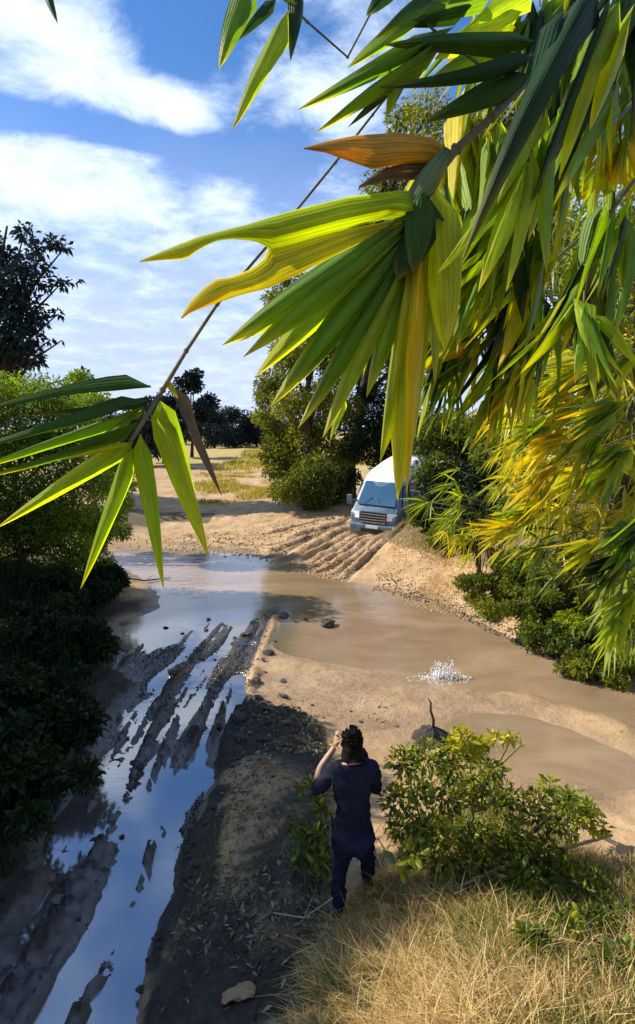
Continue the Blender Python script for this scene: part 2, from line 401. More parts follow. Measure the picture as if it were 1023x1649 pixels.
ROAD = GL([(440,985),(395,1105),(350,1250),(270,1450),(200,1660),(40,1850),(-500,1850),(-60,1450),(60,1300),(150,1120),(190,1030),(300,1000)])
def height(x, y):
    x = np.asarray(x, dtype=float); y = np.asarray(y, dtype=float)
    h = base_h(x, y)
    near = np.exp(-np.clip(np.hypot(x, y-8)-14, 0, None)/10)
    h = h+fbm(x, y, 1.3, 4, 15)*.035*np.exp(-(h/.09)**2)
    land = sstep(h, -.02, .15)
    h = h+land*(fbm(x, y, .7, 4, 3)*.09+fbm(x, y, 3.2, 4, 9)*.05*near)+fbm(x, y, .12, 3, 21)*.25*sstep(np.hypot(x, y-10), 16, 40)
    road = poly_soft(x, y, ROAD, .12)
    wob = fbm(x, y, 2.6, 4, 5)*.11
    cx = x-.05*y+fbm(x, y, .35, 2, 71)*.22
    streak = .7*fbm(cx*2.6, y*.16, 1.6, 4, 77, .6)+.6*fbm(cx*5.5, y*.30, 1.6, 3, 79, .6)
    crumb = fbm(x, y, 13, 3, 31, .7)
    lum = fbm(x, y, 5.0, 4, 33, .7)*.7+crumb*.6
    h = h+road*(streak*.15-.008*sstep(y, 5.2, 7.0)+crumb*.014)
    for pts, w, dep in RUTS:
        d, ww = seg_dist(x, y, pts, w)
        h = h-dep*(1-sstep((d+wob)/ww, .6, 1.15))
    for pts, w, hgt in RIDGES:
        d, ww = seg_dist(x, y, pts, w)
        h = h+hgt*np.exp(-((d+wob*.7)/ww)**2)*np.clip(.55+.9*lum+.5*streak, .02, 1.5)
    for i, pts in enumerate(FAR):
        d, _ = seg_dist(x+fbm(x, y, .9, 2, 60)*.15, y+fbm(x, y, .8, 2, 61)*.25, pts)
        a = np.clip(.75+1.2*fbm(x, y, .8, 3, 200+i), .1, 1.6); h = h-.11*a*1.25*np.exp(-(d/.13)**2)+.05*a*np.exp(-((d-.26)/.12)**2)
    # shaded bank lumps and the clod mound at the ford
    c = GL([(425,1150)], .3)[0]
    m = np.exp(-(((x-c[0])/.55)**2+((y-c[1])/.45)**2))
    h = h+m*(.10+.30*lum)
    return h
def hz(x, y): return float(height(np.array([x]), np.array([y]))[0])

def axis(segs):
    out = [segs[0][0]]
    for (a, b, st) in segs:
        n = max(1, int(round((b-a)/st))); out += list(a+(b-a)*(np.arange(1, n+1)/n))
    return np.array(out)
STRAW_POLY = GL([(520,1500),(565,1430),(640,1385),(730,1400),(770,1470),(850,1570),(950,1660),(900,1900),(470,1900),(500,1649)], .7)
GREEN_POLY = GL([(640,1330),(800,1290),(1040,1370),(1200,1420),(1200,1900),(900,1900),(950,1660),(850,1570),(770,1470),(730,1400)], .6)
CLEAR_POLY = GL([(60,820),(300,760),(430,770),(560,820),(740,860),(720,930),(560,940),(200,900)], .5)
def build_ground():
    xs = axis([(-900,-200,90),(-200,-60,14),(-60,-20,2.5),(-20,-6.5,.45),(-6.5,5.5,.05),(5.5,12,.16),(12,30,.9),(30,80,4),(80,200,14),(200,900,90)])
    ys = axis([(-200,-20,30),(-20,0,2),(0,2.4,.3),(2.4,12,.05),(12,28,.11),(28,50,.5),(50,100,2),(100,220,10),(220,1600,100)])
    X, Y = np.meshgrid(xs, ys); x = X.ravel(); y = Y.ravel()
    h = height(x, y); nx, ny = len(xs), len(ys)
    i = np.arange(nx*ny).reshape(ny, nx)
    f = np.stack([i[:-1, :-1], i[:-1, 1:], i[1:, 1:], i[1:, :-1]], -1).reshape(-1, 4)
    road = poly_soft(x, y, ROAD, .10)
    wet = np.clip(np.maximum(road, .8*(1-sstep(h+fbm(x, y, 1.7, 4, 88)*.07, .0, .07))), 0, 1)
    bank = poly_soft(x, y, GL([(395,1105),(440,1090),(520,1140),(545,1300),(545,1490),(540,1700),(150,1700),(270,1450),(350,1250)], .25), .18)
    damp_shade = np.maximum(wet, bank*np.clip(.62+.7*fbm(x, y, 1.1, 4, 52), 0, .95))  # bank beside the person: its shade is painted in through this mask
    straw = poly_soft(x, y, STRAW_POLY, .2)
    damp_shade = np.maximum(damp_shade, sstep(-x, 2.2, 3.0)*(1-sstep(y, 13.5, 16))*np.clip(.8+.4*fbm(x, y, .9, 3, 53), 0, 1))  # left bank coloured like wet mud to paint in the bushes' deep shade
    for pts in FAR:
        df, _ = seg_dist(x+fbm(x, y, .9, 2, 60)*.15, y+fbm(x, y, .8, 2, 61)*.25, pts)
        damp_shade = np.maximum(damp_shade, .62*np.exp(-(df/.16)**2))
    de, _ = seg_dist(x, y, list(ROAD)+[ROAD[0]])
    damp_shade = np.maximum(damp_shade, (1-sstep(de+fbm(x, y, 1.8, 4, 57)*.6, .1, .6))*(y < 9.6)*.85)
    veg = np.clip(poly_soft(x, y, GREEN_POLY, .25)+(h > .75)*(y < 24)*(x > 2.0)*.9+((x < -4.5)*(y < 27)*(h > .3)), 0, 1)
    fieldm = sstep(y, 45, 70)+(1-poly_soft(x, y, CLEAR_POLY, 1.5))*sstep(y, 30, 40)*.6
    silt = np.clip((1-sstep(h+fbm(x, y, 1.7, 4, 88)*.07, .02, .12))*(1-road), 0, 1)
    damp_shade = np.clip(damp_shade-.8*silt*(x > -1.4), 0, 1)
    me = np_mesh('ground', np.stack([x, y, h], 1), f.ravel(), np.full(len(f), 4), attrs={'wet': np.clip(damp_shade, 0, 1), 'straw': straw, 'veg': veg*(1-straw), 'field': np.clip(fieldm, 0, 1), 'shine': np.clip(road*(1-.75*sstep(h, .05, .16)), 0, 1), 'silt': silt})  # the wet attribute carries painted shade together with real wet mud
    m, t, b = new_mat('earth')
    def at(n):
        a = t.node('ShaderNodeAttribute'); a.attribute_name = n; return a.outputs['Fac']
    co = t.node('ShaderNodeTexCoord').outputs['Object']
    n1 = t.noise(co, 1.3, 6, .62); n2 = t.noise(co, 9.0, 6, .65); n3 = t.noise(co, 45.0, 5, .7)
    dry = t.ramp(n1, [(.25, (.27, .16, .075)), (.5, (.43, .28, .145)), (.75, (.56, .39, .22))])
    dry = t.mix(t.smooth(n2, .55, .72), dry, (.22, .13, .065)); dry = t.mix(t.smooth(n3, .6, .75), dry, (.60, .44, .27))
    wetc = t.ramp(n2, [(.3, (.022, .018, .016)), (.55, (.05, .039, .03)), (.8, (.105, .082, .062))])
    c = t.mix(t.smooth(t.math('ADD', at('wet'), t.math('MULTIPLY', t.math('SUBTRACT', n2, .5), .7)), .25, .7), dry, wetc)  # wet attribute: wetc also paints in the banks' shade, besides real wet mud
    c = t.mix(t.math('MULTIPLY', at('silt'), .75), c, t.ramp(n1, [(.3, (.20, .125, .065)), (.7, (.36, .235, .125))]))
    c = t.mix(t.math('MULTIPLY', at('straw'), .8), c, t.ramp(n3, [(.3, (.20, .11, .045)), (.7, (.46, .30, .14))]))
    c = t.mix(t.math('MULTIPLY', at('veg'), .8), c, t.ramp(n2, [(.3, (.03, .03, .013)), (.7, (.10, .085, .035))]))
    c = t.mix(t.math('MULTIPLY', at('field'), .8), c, t.ramp(n1, [(.3, (.30, .25, .06)), (.7, (.44, .33, .11))]))
    t.put(b.inputs['Base Color'], c)
    sh = t.math('MAXIMUM', at('shine'), t.math('MULTIPLY', at('silt'), .55))
    r = t.smooth(t.math('ADD', sh, t.math('MULTIPLY', t.math('SUBTRACT', n2, .5), .9)), .25, .8, .88, .15)
    t.put(b.inputs['Roughness'], r)
    t.put(b.inputs['IOR'], t.smooth(sh, .2, .9, 1.4, 2.1))
    bp = t.node('ShaderNodeBump'); bp.inputs['Strength'].default_value = .8; bp.inputs['Distance'].default_value = .045
    t.put(bp.inputs['Height'], t.math('ADD', t.math('MULTIPLY', n2, .8), t.math('MULTIPLY', n3, .35))); t.put(b.inputs['Normal'], bp.outputs[0])
    tag(mesh_obj('ground', me, m), kind='structure')
build_ground()

def build_water():
    xs = axis([(-22,26,.25)]); ys = axis([(-1,30,.25)])
    X, Y = np.meshgrid(xs, ys); nx, ny = len(xs), len(ys)
    i = np.arange(nx*ny).reshape(ny, nx)
    f = np.stack([i[:-1, :-1], i[:-1, 1:], i[1:, 1:], i[1:, :-1]], -1).reshape(-1, 4)
    x = X.ravel(); y = Y.ravel()
    dd, _ = seg_dist(x, y, list(ROAD)+[ROAD[0]])
    pud = np.where(in_poly(x, y, ROAD), 1.0, 1-sstep(dd, .15, .9))
    me = np_mesh('stream_water', np.stack([x, y, x*0], 1), f.ravel(), np.full(len(f), 4), attrs={'puddle': pud})
    m, t, b = new_mat('muddy_water')
    co = t.node('ShaderNodeTexCoord').outputs['Object']
    a = t.node('ShaderNodeAttribute'); a.attribute_name = 'puddle'; pu = a.outputs['Fac']
    mp = t.node('ShaderNodeMapping'); mp.inputs['Scale'].default_value = (.55, 1.0, 1); mp.inputs['Rotation'].default_value = (0, 0, R(18)); t.put(mp.inputs[0], co)
    n1 = t.noise(mp.outputs[0], .9, 5, .6, .6)
    mud = t.ramp(n1, [(.25, (.20, .135, .078)), (.5, (.28, .19, .115)), (.75, (.37, .26, .165))])
    t.put(b.inputs['Base Color'], t.mix(pu, mud, (.11, .095, .08)))
    t.put(b.inputs['Roughness'], t.math('MULTIPLY_ADD', t.smooth(n1, .3, .7), .07, .05))
    t.put(b.inputs['IOR'], t.smooth(pu, 0, 1, 2.05, 4.0))
    n2 = t.noise(mp.outputs[0], 4.5, 4, .55, .4); n3 = t.noise(mp.outputs[0], 18, 3, .5)
    hgt = t.math('ADD', n2, t.math('MULTIPLY', n3, .18))
    calm = t.smooth(t.noise(co, .35, 3, .5), .35, .65, .05, .26)
    calm = t.math('MULTIPLY', calm, t.smooth(pu, 0, 1, 1.0, .18))
    bp = t.node('ShaderNodeBump'); bp.inputs['Distance'].default_value = .05
    t.put(bp.inputs['Strength'], calm); t.put(bp.inputs['Height'], hgt); t.put(b.inputs['Normal'], bp.outputs[0])
    tag(mesh_obj('stream_water', me, m), kind='structure')
build_water()

# ------------------------------------------------------------------ foliage builders
def unit(v): return v/np.maximum(np.linalg.norm(v, axis=1, keepdims=True), 1e-9)
def leaf_cloud(name, c, d, L, W, mat, parent=None, kind=None, tint=None, fold=.22, lance=False, org=None):
    """one mesh of many leaves. c base points, d directions, L lengths, W widths"""
    n = len(c); d = unit(d)
    r = RS.normal(size=(n, 3)); s = unit(np.cross(d, r)); nn = np.cross(s, d)
    flip = np.sign(nn[:, 2:3]+1e-6); nn = nn*np.where(RS.rand(n, 1) < .8, flip, 1)
    L = np.asarray(L).reshape(-1, 1)*np.ones((n, 1)); W = np.asarray(W).reshape(-1, 1)*np.ones((n, 1))
    if org is not None: c = c-np.asarray(org)
    droop = np.array([[0, 0, -1.0]])*L*.12
    if lance:
        m1 = c+d*L*.28; m2 = c+d*L*.65+droop*.6; tip = c+d*L+droop*1.6
        V = np.stack([c, m1+s*W*.5+nn*W*fold, m1-s*W*.5+nn*W*fold, m2+s*W*.36+nn*W*fold, m2-s*W*.36+nn*W*fold, tip], 1).reshape(-1, 3)
        F = np.array([[0, 1, 2], [1, 3, 4], [1, 4, 2], [3, 5, 4]]); k = 6
    else:
        m = c+d*L*.45
        V = np.stack([c, m+s*W*.5+nn*W*fold, c+d*L+droop, m-s*W*.5+nn*W*fold], 1).reshape(-1, 3)
        F = np.array([[0, 1, 2], [0, 2, 3]]); k = 4
    Fl = (np.arange(n)[:, None, None]*k+F[None]).reshape(-1)
    if tint is None: tint = RS.rand(n)
    me = np_mesh(name, V, Fl, np.full(len(Fl)//3, 3), smooth=False, attrs={'tint': np.repeat(np.clip(tint, 0, 1), k)})
    o = mesh_obj(name, me, mat, parent)
    if kind: o['kind'] = kind
    return o
def clump_points(clumps, n, surf=.55):
    """random points in spherical clumps (x,y,z,r); also the clump index and outward direction"""
    cl = np.array(clumps); w = cl[:, 3]**2.2; w = w/w.sum()
    k = RS.choice(len(cl), n, p=w); u = unit(RS.normal(size=(n, 3)))
    rr = cl[k, 3]*(RS.rand(n)**surf)
    return cl[k, :3]+u*rr[:, None]*np.array([[1, 1, .8]]), k, u
def grow_clumps(center, radii, n, r, hollow=.45, flat=0.0):
    out = []
    c = np.array(center); R3 = np.array(radii)
    while len(out) < n:
        u = RS.normal(size=3); u /= np.linalg.norm(u)
        q = hollow+(1-hollow)*RS.rand()**.6
        p = c+u*R3*q
        out.append((*p, r*RS.uniform(.6, 1.35)))
    return out
def shrub(name, label, cat, base, clumps, n, size, mat, group=None, aspect=.42, lance=False, down=0.0, trunk=.06, bark='bark', limbs=8, tint_shift=0.0, part='crown', trunk_top=None):
    """tree or bush: trunk with limbs to its clumps + a crown of leaves"""
    base = Vector(base); t = thing(name, base, label, cat, group)
    pts, k, u = clump_points(clumps, n)
    d = u*.7+RS.normal(size=(n, 3))*.6; d[:, 2] -= down
    tk = RS.rand(len(clumps))[k]*.45+RS.rand(n)*.55+tint_shift
    L = size*RS.uniform(.6, 1.3, n)
    leaf_cloud(part, pts, d, L, L*aspect, mat, t, tint=tk, lance=lance, org=base)
    mb = MB()
    cs = sorted(clumps, key=lambda c: -c[2]); top = Vector(cs[0][:3]) if trunk_top is None else Vector(trunk_top)
    top = Vector((top.x*.6+base.x*.4, top.y*.6+base.y*.4, top.z)) if trunk_top is None else top
    tp = []; nseg = 6
    for i in range(nseg+1):
        f = i/nseg; j = trunk*1.3 if 0 < i < nseg else 0
        tp.append(base.lerp(top, f)+Vector((random.uniform(-j, j), random.uniform(-j, j), 0)))
    mb.tube([p-base-Vector((0, 0, .15 if i == 0 else 0)) for i, p in enumerate(tp)], [trunk*(1-.8*i/nseg)*(1.35 if i == 0 else 1) for i in range(nseg+1)], 8)
    for c in random.sample(list(clumps), min(limbs, len(clumps))):
        e = Vector(c[:3]); f = max(.1, min(.9, (e.z-base.z)/max(.1, top.z-base.z)*.6)); s0 = base.lerp(top, f)
        mid = s0.lerp(e, .5)+Vector((random.uniform(-.15, .15), random.uniform(-.15, .15), .12*(e-s0).length))
        mb.tube([s0-base, mid-base, e-base], [trunk*.42, trunk*.26, trunk*.10], 5)
    mb.build('trunk' if trunk > .05 else 'stem', M[bark], t, smooth=True)
    return t
def bamboo_fans(origin_pts, dirs, n_leaf, length, width, spread=.55, gravity=.35):
    """arrays of leaves fanning out of twig ends"""
    C = []; D = []; T = []
    for p, d in zip(origin_pts, dirs):
        d = np.array(d, dtype=float); d /= np.linalg.norm(d); ft = RS.rand()*.5
        for i in range(n_leaf):
            v = d+RS.normal(size=3)*spread; v[2] -= gravity
            C.append(np.array(p)+d*RS.uniform(-.25, .05)*length); D.append(v); T.append(ft+RS.rand()*.5)
    C = np.array(C); D = np.array(D); n = len(C)
    L = length*RS.uniform(.6, 1.2, n)
    return C, D, L, L*width, np.array(T)

# ------------------------------------------------------------------ far trees and the left bank
def ell(px, py, d): return P(px, py, d)
# dark mass of trees beyond the field
far_specs = [(305,598,60,1.9,'slim dark tree rising highest above the far field edge'),(262,640,52,2.6,'dark rounded tree beside the slim tall far tree'),
             (215,655,46,3.0,'dark tree half hidden behind the left bushes'),(345,662,88,3.2,'low dark tree at the left end of the far tree line'),
             (378,660,92,3.2,'low dark tree in the middle of the far tree line'),(412,668,95,3.2,'low dark tree at the right end of the far tree line, beside the tall bush')]
for (px, py, d, r, lab) in far_specs:
    top = P(px, py, d); b = Vector((top.x, top.y, 1.2)); H = top.z-b.z
    cl = grow_clumps((b.x, b.y, b.z+H*.55), (r*1.1, r*.9, H*.45), 16, r*.42)+[(b.x, b.y, top.z-r*.3, r*.35)]
    shrub('far_tree', lab, 'tree', b, cl, 6000, .36, M['crown_blue'], 'trees beyond the field', trunk=.16, bark='dark_bark', aspect=.55)
cl = []
for i in range(46):
    p = Vector((-40+i*2.4+random.uniform(-1, 1), 104+random.uniform(-3, 6), 0)); cl.append((p.x, p.y, 2.6+random.uniform(-.5, 3.2), random.uniform(1.9, 3.0)))
pts, k, u = clump_points(cl, 16000)
tag(leaf_cloud('far_woods', pts, u+RS.normal(size=pts.shape)*.5, RS.uniform(.5, .9, len(pts)), RS.uniform(.3, .5, len(pts)), M['crown_blue']), 'dark blue-green woods closing the far edge of the field', 'woods', kind='stuff')

# tall ragged tree at the left edge
b = Vector((-15.8, 30, 1.0))
cl = []
for (px, py, r) in [(40,375,.55),(15,420,.8),(60,400,.5),(88,392,.45),(105,398,.25),(30,450,.9),(70,455,.5),(100,455,.35),(122,453,.18),(5,480,1.1),(40,500,1.0),(20,540,1.3),(62,520,.5),(0,580,1.4),(45,575,.8),(95,505,.2),(80,548,.2),(100,548,.12),(-40,450,1.6),(-60,540,1.8),(-30,390,1.0),(50,425,.6),(-10,610,1.5),(75,430,.3),(108,620,.35),(130,605,.3),(-100,480,1.8)]:
    p = P(px, py, 30+random.uniform(-1.5, 1.5)); cl.append((p.x, p.y, p.z, r))
shrub('ragged_tree', 'tall ragged dark tree standing against the sky at the left edge', 'tree', b, cl, 11000, .32, M['crown_blue'], trunk=.26, bark='dark_bark', limbs=18, aspect=.45, down=.2)

# bushes of the left bank
def bank_bush(label, specs, base, n, size, mat, depth, jitter=.8, **kw):
    cl = []
    for (px, py, r) in specs:
        p = P(px, py, depth+random.uniform(-jitter, jitter)); cl.append((p.x, p.y, p.z, r))
    return shrub('bush', label, 'bush', base, cl, n, size, M[mat], kw.pop('group', 'bushes on the left bank'), **kw)
g = P(40, 930, 15); 
bank_bush('large feathery green bush on the left bank, its top catching the sun', [(20,640,.8),(70,640,.7),(110,660,.6),(-40,640,1.0),(140,700,.6),(60,700,.9),(0,720,1.0),(120,760,.7),(165,780,.5),(60,790,.9),(-60,780,1.3),(150,840,.5),(90,850,.8),(10,850,1.0),(110,905,.5),(50,920,.7),(-20,930,.8),(-110,700,1.4),(-100,860,1.4),(130,890,.45),(170,850,.35),(80,940,.6),(40,960,.7),(130,930,.45),(160,900,.35),(0,960,.8),(120,820,.6),(60,850,.8),(100,720,.6)],
          (g.x, g.y, .8), 60000, .15, 'crown_bank', 15.2, trunk=.10, lance=True, aspect=.24)
g = P(165, 880, 19)
bank_bush('rounded green bush behind the large feathery bush, at the far water edge', [(175,745,.7),(190,780,.6),(160,700,.6),(150,650,.6),(130,615,.5),(120,640,.6),(180,830,.5),(195,855,.35),(150,860,.6),(195,810,.4),(165,650,.3)],
          (g.x, g.y, .5), 14000, .14, 'crown_bank', 20, trunk=.08, aspect=.35)
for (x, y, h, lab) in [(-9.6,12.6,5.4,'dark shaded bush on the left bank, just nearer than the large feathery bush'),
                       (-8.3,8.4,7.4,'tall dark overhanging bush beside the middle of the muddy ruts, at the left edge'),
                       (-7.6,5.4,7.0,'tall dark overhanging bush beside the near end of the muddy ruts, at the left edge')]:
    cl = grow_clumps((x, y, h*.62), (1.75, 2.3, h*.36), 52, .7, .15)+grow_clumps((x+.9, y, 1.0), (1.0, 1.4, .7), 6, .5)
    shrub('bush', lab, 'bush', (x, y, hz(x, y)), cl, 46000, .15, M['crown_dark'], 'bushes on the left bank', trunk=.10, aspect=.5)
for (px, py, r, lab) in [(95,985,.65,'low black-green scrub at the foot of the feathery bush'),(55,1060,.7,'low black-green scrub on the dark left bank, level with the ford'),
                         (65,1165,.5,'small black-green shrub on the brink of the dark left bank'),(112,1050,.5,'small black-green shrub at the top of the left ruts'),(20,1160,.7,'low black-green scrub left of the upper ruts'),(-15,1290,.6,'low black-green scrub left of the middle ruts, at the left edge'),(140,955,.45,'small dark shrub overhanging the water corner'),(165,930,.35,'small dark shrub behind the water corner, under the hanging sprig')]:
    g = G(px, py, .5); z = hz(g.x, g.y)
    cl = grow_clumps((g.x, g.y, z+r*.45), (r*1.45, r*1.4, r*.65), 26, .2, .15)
    shrub('scrub', lab, 'shrub', (g.x, g.y, z), cl, 8000, .10, M['crown_dark'], 'scrub on the dark left bank', trunk=.03, aspect=.5, part='foliage')  # near-black leaf colour stands in for the deep shade on this bank

# ------------------------------------------------------------------ trees in the middle and behind the van
def px_tree(name, label, base, specs, depth, n, size, mat, jit=1.2, **kw):
    cl = []
    for (px, py, r) in specs:
        p = P(px, py, depth+random.uniform(-jit, jit)); cl.append((p.x, p.y, p.z, r*1.25))
    return shrub(name, label, kw.pop('cat', 'tree'), base, cl, n, size, M[mat], **kw)
b = P(498, 800, 27); b.z = hz(b.x, b.y)
px_tree('leafy_tree', 'broad leafy green tree in the middle, beside the sandy clearing', b,
        [(440,620,.7),(470,580,.8),(510,560,.9),(550,590,.9),(430,670,.6),(470,650,.8),(520,640,.9),(450,710,.7),(500,700,1.0),(470,750,.7),(520,760,.9),(555,730,.7),(455,560,.5),(540,530,.6),(425,640,.4),(560,660,.7),(490,790,.7),(540,790,.7),(460,790,.6),(510,800,.6),(445,735,.6),(500,770,.8),(445,480,.5),(480,500,.6),(500,460,.6),(460,450,.4),(440,760,.4)], 27, 42000, .17, 'crown_olive', trunk=.22, limbs=14)
b = P(560, 770, 29); b.z = hz(b.x, b.y)
px_tree('tall_tree', 'tall dark trunked tree whose crown rises behind the bamboo', b,
        [(560,480,1.3),(610,420,1.4),(580,360,1.1),(660,380,1.6),(700,450,1.5),(640,500,1.3),(620,300,1.0),(670,260,1.2),(720,330,1.5),(650,190,.8),(690,180,1.0),(740,240,1.5),(780,360,1.6),(600,560,1.1),(650,590,1.2),(700,560,1.3),(760,480,1.5),(820,300,1.7),(800,200,1.6),(870,380,1.6),(630,230,.5)], 30, 38000, .24, 'crown_olive', trunk=.34, limbs=20, bark='dark_bark', down=.15, trunk_top=P(600, 380, 29.5))
b = P(796, 780, 23); b.z = hz(b.x, b.y)
px_tree('slender_tree', 'dark slender trunk standing right of the van with a high crown', b,
        [(790,420,1.1),(840,440,1.0),(750,400,1.0),(800,350,1.2),(860,360,1.2),(770,500,.6),(910,420,1.2),(720,480,.7)], 23.5, 15000, .20, 'crown_green', trunk=.21, limbs=8, bark='dark_bark', trunk_top=P(792, 430, 23.3))
b = P(610, 770, 26.5); b.z = hz(b.x, b.y)
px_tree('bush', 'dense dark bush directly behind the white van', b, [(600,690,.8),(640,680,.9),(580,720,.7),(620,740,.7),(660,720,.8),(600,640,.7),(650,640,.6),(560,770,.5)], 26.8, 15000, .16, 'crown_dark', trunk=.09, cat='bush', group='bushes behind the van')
for (px, py, d, mat, n, lab) in [(740,720,19.5,'crown_green',15000,'mid green bush right of the van, under the slender trunk'),
                                 (845,740,18,'crown_green',15000,'bush behind the yellowing bamboo, right of the mid green bush'),
                                 (752,800,18.2,'crown_dark',9000,'low dark bush shading the right side of the van')]:
    b = P(px, 860, d); b.z = hz(b.x, b.y)
    px_tree('bush', lab, b, [(px+dx, py+dy, .55) for dx, dy in ((-50,-10),(-20,-35),(20,-30),(50,-5),(-40,40),(0,20),(40,45),(-20,70),(30,80),(0,-10))], d, n, .15, mat, trunk=.07, cat='bush', jit=.7, group='bushes behind the van')
# wall of trees far right behind the bamboo
for (px, d, h, mat, lab) in [(1000,17,11,'crown_green','tall leafy tree behind the bamboo at the right edge'),(930,22,10,'crown_olive','tall leafy tree behind the bamboo, left of the one at the right edge')]:
    b = P(px, 850, d); b.z = hz(b.x, b.y)
    cl = grow_clumps((b.x+1, b.y, b.z+h*.55), (2.6, 2.0, h*.42), 26, .95)
    shrub('leafy_tree', lab, 'tree', b, cl, 20000, .19, M[mat], trunk=.18, limbs=12, bark='dark_bark')

# ------------------------------------------------------------------ right bank plants
def fan_plant(name, label, cat, base, fans, n_leaf, length, width, mat, group=None, spread=.5, gravity=.3, stem_r=.012, stem_mat='twig'):
    """bamboo-like plant: arching stems that end in fans of long narrow leaves; fans = [(point, direction)]"""
    base = Vector(base); t = thing(name, base, label, cat, group)
    C, D, L, W, T = bamboo_fans([f[0] for f in fans], [f[1] for f in fans], n_leaf, length, width, spread, gravity)
    leaf_cloud('foliage', C, D, L, W, M[mat], t, tint=T, lance=True, org=base)
    mb = MB()
    for p, d in fans:
        e = Vector(p)-base; m = Vector((e.x*.35, e.y*.35, e.z*.7+.2*abs(e.z)))
        mb.tube([(random.uniform(-.1, .1), random.uniform(-.1, .1), -.1), m, e], [stem_r, stem_r*.8, stem_r*.4], 5)
    mb.build('stem', M[stem_mat], t, smooth=True)
    return t
def rfans(specs, d, jit, dirv, per=1):
    out = []
    for (px, py) in specs:
        for _ in range(per):
            p = P(px+random.uniform(-22, 22), py+random.uniform(-18, 18), d+random.uniform(-jit, jit))
            out.append((tuple(p), (dirv[0]+random.uniform(-.4, .4), dirv[1]+random.uniform(-.4, .4), dirv[2]+random.uniform(-.3, .3))))
    return out
def gb(px, py, d):
    p = P(px, py, d); p.z = hz(p.x, p.y); return p
fan_plant('bamboo_clump', 'yellowing bamboo clump leaning over the right bank', 'bamboo', gb(1040, 940, 11.5),
          rfans([(850,640),(880,610),(905,650),(940,620),(980,640),(900,690),(950,680),(1000,700),(870,720),(920,730),(970,740),(1010,770),(840,760),(890,780),(940,790),(1000,620),(1020,680),(960,580),(1010,560),(860,680),(830,720),(990,600),(830,660),(860,640),(900,580),(870,790),(910,820),(960,830),(1010,820),(840,700),(1020,730)], 10.6, .9, (-.8,-.3,-.35), 5), 9, .62, .085, 'crown_yellow', 'bamboo clumps on the right bank')
fan_plant('bamboo_clump', 'tall green bamboo clump filling the right edge above the yellowing one', 'bamboo', gb(1120, 930, 9.5),
          rfans([(860,470),(900,500),(950,480),(1000,500),(880,430),(930,400),(980,420),(1020,380),(900,350),(960,330),(1010,300),(940,270),(990,240),(880,290),(840,380),(800,440),(780,500),(760,420),(820,330),(1000,180),(950,160),(1000,100),(930,90)], 8.6, .9, (-.7,-.3,-.5), 5), 9, .55, .08, 'crown_lime', 'bamboo clumps on the right bank')
fan_plant('bamboo_clump', 'green bamboo with spreading leaves beside the van', 'bamboo', gb(800, 900, 15),
          rfans([(720,770),(760,790),(800,800),(740,830),(780,840),(820,830),(700,820),(840,790),(860,830),(720,850)], 14.6, .6, (-.9,-.3,-.1), 3), 8, .62, .07, 'crown_lime', 'bamboo clumps on the right bank', gravity=.15)
fan_plant('bamboo_clump', 'low yellow leaved bamboo drooping over the sandy shore', 'bamboo', gb(775, 905, 14.4),
          rfans([(760,855),(735,862),(790,850),(750,880)], 14.0, .4, (-.7,-.4,-.2), 3), 9, .55, .07, 'crown_yellow', 'bamboo clumps on the right bank', gravity=.3)
fan_plant('bamboo_clump', 'bright green long leaved bamboo at the right edge near the water', 'bamboo', gb(1050, 1080, 8.6),
          rfans([(985,960),(1010,985),(1000,1010),(1020,940),(990,930),(1025,1020),(1010,890),(985,895)], 8.3, .4, (-.5,-.3,-.4), 3), 9, .50, .085, 'crown_lime', 'bamboo clumps on the right bank', spread=.42)
fan_plant('bamboo_clump', 'mid green bamboo arching over the right bank scrub', 'bamboo', gb(960, 960, 11),
          rfans([(880,880),(920,870),(960,880),(850,900),(900,910),(1000,860),(940,920)], 10.6, .5, (-.8,-.3,-.15), 3), 8, .58, .07, 'crown_green', 'bamboo clumps on the right bank', gravity=.2)
for (px, py, d, rx, rz, mat, n, sz, lab) in [
        (800,950,13.6,.75,.42,'crown_olive',9000,.085,'low rounded olive bush on the sandy far shore'),
        (870,985,12.2,.8,.42,'crown_olive',9000,.085,'low olive bush on the shore, right of the rounded olive one'),
        (930,1015,11.2,.8,.38,'crown_green',8000,.085,'low green bush hanging over the water at the right bank'),
        (985,1040,10.3,.6,.34,'crown_olive',7000,.085,'low bush at the right edge where the bank meets the water'),
        (870,920,13.4,.9,.5,'crown_green',9000,.09,'green scrub behind the rounded olive bush'),
        (735,880,17.0,.8,.5,'crown_olive',9000,.10,'loose olive bush on the bank just right of the van'),
        (700,850,18.6,.6,.45,'crown_green',7000,.10,'small green bush against the right side of the van'),
        (1010,985,11.0,.8,.5,'crown_lime',8000,.10,'pale green scrub under the bright bamboo at the right edge'),
        (960,950,12.2,1.0,.55,'crown_green',10000,.09,'green scrub on top of the right bank')]:
    b = gb(px, py, d); c = P(px, py, d)
    cl = grow_clumps((b.x, b.y, b.z+rz*.7), (rx*1.35, rx*.8, rz), 24, .19, .2)
    shrub('bush', lab, 'bush', b, cl, n, sz, M[mat], 'low bushes on the right bank', trunk=.03, limbs=9, part='foliage')

